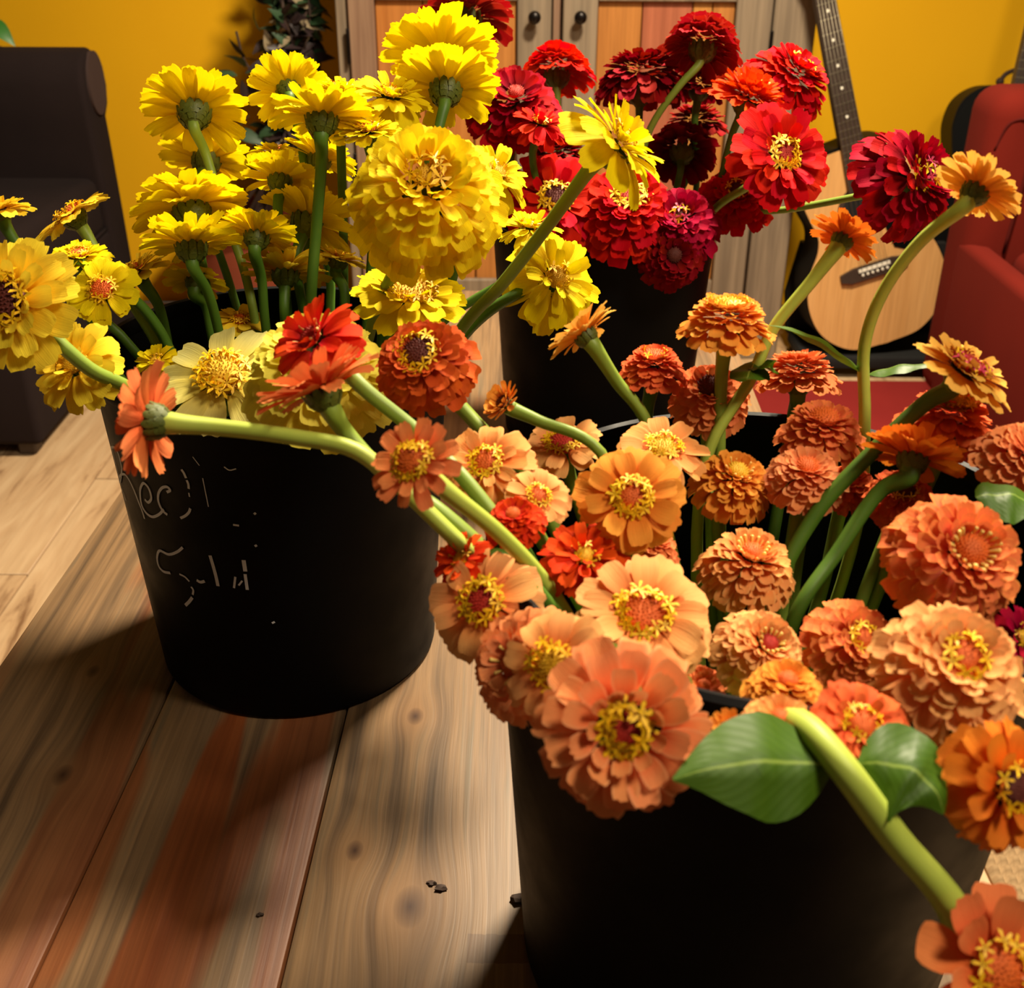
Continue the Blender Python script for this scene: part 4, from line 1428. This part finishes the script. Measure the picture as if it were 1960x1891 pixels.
Or(1118, 640, 0.62, 142, (-.58, .76, -.10), 'back', 'apricot', 'apricot zinnia tilted back against the red bucket', wps=[(1180, 730, .615), (1240, 815, .61)], sr=.0038)
Or(1390, 630, 0.62, 184, (.02, .90, .40), 'dbl', 'orange', 'layered orange zinnia just below the cabinet leg', disc=('yellow', .3, 10, 's'))
Or(1250, 712, 0.63, 136, (0, .84, .48), 'dbl', 'coralred', 'coral red zinnia with an orange button centre near the back rim', disc=('orange', .3, 4, 's'))
Or(1357, 764, 0.63, 160, (-.08, .55, .82), 'dbl', 'coral', 'dusky coral zinnia shaded by the layered orange one', disc=('dark', .3, 8, 'f'))
Or(1528, 728, 0.64, 165, (0, .95, .18), 'dbl', 'coral', 'flat coral zinnia with drooping petals below the leaf', disc=('orange', .3, 0, 's'))
Or(1614, 458, 0.64, 132, (.56, .80, -.14), 'back', 'deeporange', 'small orange zinnia seen from behind over the guitar bridge', wps=[(1552, 540, .635), (1480, 630, .63), (1440, 720, .62), (1350, 885, .60)], stem=STEM_B, sr=.0038,
   leaves=[((1447, 690, .625), (1430, 727, .60), .022, (-.004, -.004, .004), (-.3, .2, .9)), ((1450, 690, .625), (1486, 690, .605), .016, (0, -.008, .0), (.3, .3, .9))])
Or(1868, 366, 0.60, 165, (.62, .75, -.12), 'back', 'apricot', 'apricot zinnia seen from behind on the tallest curved stem', wps=[(1762, 462, .605), (1690, 560, .61), (1655, 660, .61), (1655, 800, .60), (1642, 1000, .58)], stem=STEM_B, sr=.0036,
   leaves=[((1650, 714, .61), (1472, 622, .60), .020, (.004, .012, 0), (-.35, .85, .35)), ((1662, 716, .61), (1806, 700, .60), .017, (-.002, .006, 0), (.1, .9, .35))])
Or(1845, 712, 0.55, 206, (.46, .72, .50), 'semi', 'apricot', 'apricot zinnia with pink and yellow florets by the red armchair', wps=[(1780, 765, .55), (1650, 885, .54), (1560, 985, .53), (1475, 1155, .51)], disc=('red', .32, 18, 'k'), stem=STEM_D, sr=.0046)
Or(1812, 812, 0.56, 185, (.08, .82, .46), 'dbl', 'coralred', 'coral red zinnia with a dense yellow crown', disc=('yellow', .32, 18, 's'))
Or(1748, 878, 0.53, 180, (.32, .70, -.55), 'back', 'deeporange', 'brownish orange zinnia turned away under the thick stem', wps=[(1690, 935, .525), (1600, 1060, .51), (1520, 1185, .49)], stem=STEM_D, sr=.0044)
Or(1572, 835, 0.58, 172, (0, .80, .55), 'dbl', 'pinkcoral', 'pinkish coral zinnia with feathery petals behind the thick stem', disc=('orange', .32, 0, 's'))
Or(1540, 918, 0.55, 156, (-.02, .68, .70), 'dbl', 'salmon', 'salmon zinnia with tight scale-like petals left of the thick stem', disc=('orange', .26, 0, 's'))
Or(1400, 932, 0.56, 166, (.16, .70, .66), 'globe', 'orange', 'golden orange zinnia with a feathered crown in the bucket middle', disc=('yellow', .24, 12, 'f'))
Or(1268, 862, 0.56, 172, (.02, .66, .70), 'sgl', 'peach', 'peach zinnia behind the yellow-eyed orange one', disc=('yellow', .30, 12, 's'), rows=SINGLE2)
Or(1208, 955, 0.50, 216, (-.02, .28, .95), 'semi', 'orange', 'orange zinnia with a bright yellow ring of florets', disc=('orange', .24, 22, 's'), rows=[(10, .28, .74, -10, 0, .34, -.4, .1), (9, .27, .70, 4, .05, .34, -.4, .12), (8, .26, .56, 16, .1, .34, -.3, .12)])
Or(932, 890, 0.53, 176, (-.12, .42, .88), 'semi', 'peach', 'light peach zinnia beside the coral pink one', disc=('orange', .28, 14, 's'), rows=SINGLE2 + [(7, .25, .46, 26, .1, .3, -.3, .14)])
Or(1078, 852, 0.58, 152, (-.18, .66, .70), 'sgl', 'palepeach', 'pale peach zinnia with a red dome ringed in yellow', disc=('red', .34, 16, 's'), rows=SINGLE2)
Or(1030, 952, 0.51, 130, (.1, .5, .8), 'sgl', 'palepeach', 'pale peach zinnia squeezed behind the light peach one')
Or(985, 1000, 0.49, 120, (-.1, .6, .7), 'dbl', 'vermilion', 'small red zinnia in the shade behind the three stems')
Or(1118, 1068, 0.48, 175, (.06, .58, .78), 'ragged', 'orangered', 'orange-red zinnia with folded petals under the yellow-ringed one')
Or(885, 1072, 0.47, 130, (-.4, .5, .7), 'ragged', 'orangered', 'dark orange zinnia peeping out left of the three stems')
Or(926, 1155, 0.445, 232, (-.30, .28, .90), 'sgl', 'palepeach', 'pale peach zinnia with a red eye and starry yellow florets', disc=('red', .27, 18, 's'), rows=[(10, .28, .76, -14, 0, .34, -.4, .1), (6, .27, .66, 2, .05, .34, -.4, .12)])
Or(1232, 1178, 0.43, 262, (.02, .52, .84), 'sgl', 'palepeach', 'broad light peach zinnia with a big orange disc', disc=('orange', .30, 18, 's', .35), rows=[(12, .28, .76, -8, 0, .32, -.5, .1), (11, .28, .70, 2, .04, .34, -.4, .1), (9, .28, .60, 12, .08, .34, -.3, .12)])
Or(1194, 1392, 0.340, 338, (-.03, .10, .99), 'dbl', 'salmon', 'large salmon zinnia hanging over the front of the near bucket', disc=('red', .20, 18, 's'),
   rows=[(13, .50, .56, -40, -.06, .34, -.4, .14), (13, .46, .56, -22, 0, .34, -.4, .14), (12, .40, .56, -4, .06, .34, -.3, .14), (12, .34, .52, 12, .12, .33, -.2, .16), (10, .30, .44, 30, .16, .32, 0, .18), (9, .26, .32, 48, .18, .3, .2, .2)])
Or(1062, 1275, 0.385, 225, (-.42, .22, .88), 'sgl', 'palepeach', 'light peach zinnia wedged behind the large salmon one', disc=('yellow', .30, 14, 's'), rows=[(11, .3, .74, -10, 0, .32, -.4, .1), (9, .28, .64, 6, .05, .32, -.4, .12)])
Or(1010, 1275, 0.41, 240, (-.52, .20, .82), 'dbl', 'salmon', 'rosy salmon double zinnia at the left edge of the near bucket', disc=('orange', .2, 8, 'f'))
Or(1430, 1092, 0.51, 196, (.10, .74, .62), 'globe', 'peach', 'pinkish peach zinnia with quilled golden centre, between the stems', disc=('orange', .20, 16, 'f'))
Or(1452, 1248, 0.44, 188, (.26, .48, .84), 'globe', 'palepeach', 'pale apricot zinnia with a small red eye and quilled ring', disc=('red', .18, 14, 'f'))
Or(1630, 1236, 0.44, 196, (.22, .42, .88), 'dbl', 'pinkcoral', 'rose coral double zinnia next to the pale apricot one', disc=('orange', .24, 10, 's'))
Or(1826, 1072, 0.45, 278, (.10, .32, .94), 'globe', 'pinkcoral', 'largest coral pink double zinnia with an orange button centre', disc=('orange', .22, 20, 'f'),
   leaves=[((1868, 952, .482), (2015, 985, .475), .032, (0, .010, 0), (0, .8, .6))])
Or(1818, 1285, 0.375, 298, (.04, .50, .86), 'dbl', 'palepeach', 'big pale peach double zinnia with an apricot heart', disc=('orange', .22, 8, 's'),
   leaves=[((1700, 1350, .41), (1848, 1405, .36), .022, (0, .012, 0), (.2, .8, .5))])
Or(1502, 1328, 0.385, 165, (.02, .80, .55), 'dbl', 'orange', 'orange double zinnia tucked behind the leafy stem', wps=[(1502, 1372, .392)])
Or(1490, 1398, 0.352, 165, (0, .76, .60), 'dbl', 'peach', 'peach double zinnia resting under the arched stem', wps=[(1490, 1384, .372)])
Or(1645, 1392, 0.350, 195, (.06, .60, .78), 'semi', 'coralred', 'orange coral zinnia with a fuzzy yellow disc above the leaf pair', disc=('orange', .30, 10, 's'))
Or(1396, 1398, 0.352, 88, (-.3, .6, .7), 'bud', 'orange', 'tiny orange zinnia by the arched stem', wps=[(1402, 1392, .376)], sr=.003)
Or(1925, 1505, 0.325, 270, (.34, .10, .92), 'ragged', 'deeporange', 'dark orange zinnia at the outer side of the near bucket', disc=('dark', .26, 8, 's'),
   rows=[(11, .30, .72, -30, 0, .32, -.4, .12), (11, .28, .68, -8, .05, .32, -.4, .14), (9, .26, .56, 20, .1, .32, -.2, .16), (7, .22, .4, 44, .14, .3, 0, .2)])
Or(1905, 1858, 0.285, 300, (.16, .30, .94), 'sgl', 'coral', 'coral zinnia with wide petals drooping below the leafy stem', wps=[(1822, 1735, .305), (1710, 1600, .315), (1612, 1468, .325), (1540, 1392, .345), (1440, 1378, .38)], stem=STEM_B, sr=.0064,
   disc=('orange', .32, 10, 's'), rows=[(9, .30, .74, 6, 0, .36, .2, .14), (6, .28, .62, 24, .05, .36, .2, .14)],
   leaves=[((1598, 1468, .33), (1288, 1492, .315), .040, (-.004, .010, .008), (-.12, .45, .88)), ((1640, 1462, .33), (1806, 1558, .315), .040, (.010, .014, .006), (.2, .48, .85))])
Or(1952, 885, 0.52, 186, (.22, .55, .80), 'dbl', 'salmon', 'salmon zinnia with rosy heart beside the coral red one', disc=('orange', .2, 0, 's'))
Or(1952, 1222, 0.44, 150, (.3, .4, .8), 'ragged', 'magenta', 'magenta pink zinnia hidden between two large doubles')
Or(1725, 955, 0.55, 135, (-.1, .5, .85), 'dbl', 'coralred', 'shaded coral zinnia beneath the brownish orange one', disc=('dark', .28, 8, 's'))
Or(1625, 935, 0.58, 110, (0, .6, .8), 'dbl', 'coralred', 'small shaded coral zinnia behind the purple-brown stem')
Or(1340, 1320, 0.44, 110, (.1, .5, .8), 'dbl', 'coral', 'small dusky pink zinnia deep behind the large salmon one')
Or(1245, 1052, 0.52, 115, (.2, .7, .6), 'dbl', 'coral', 'small dusky coral zinnia under the yellow-ringed one')
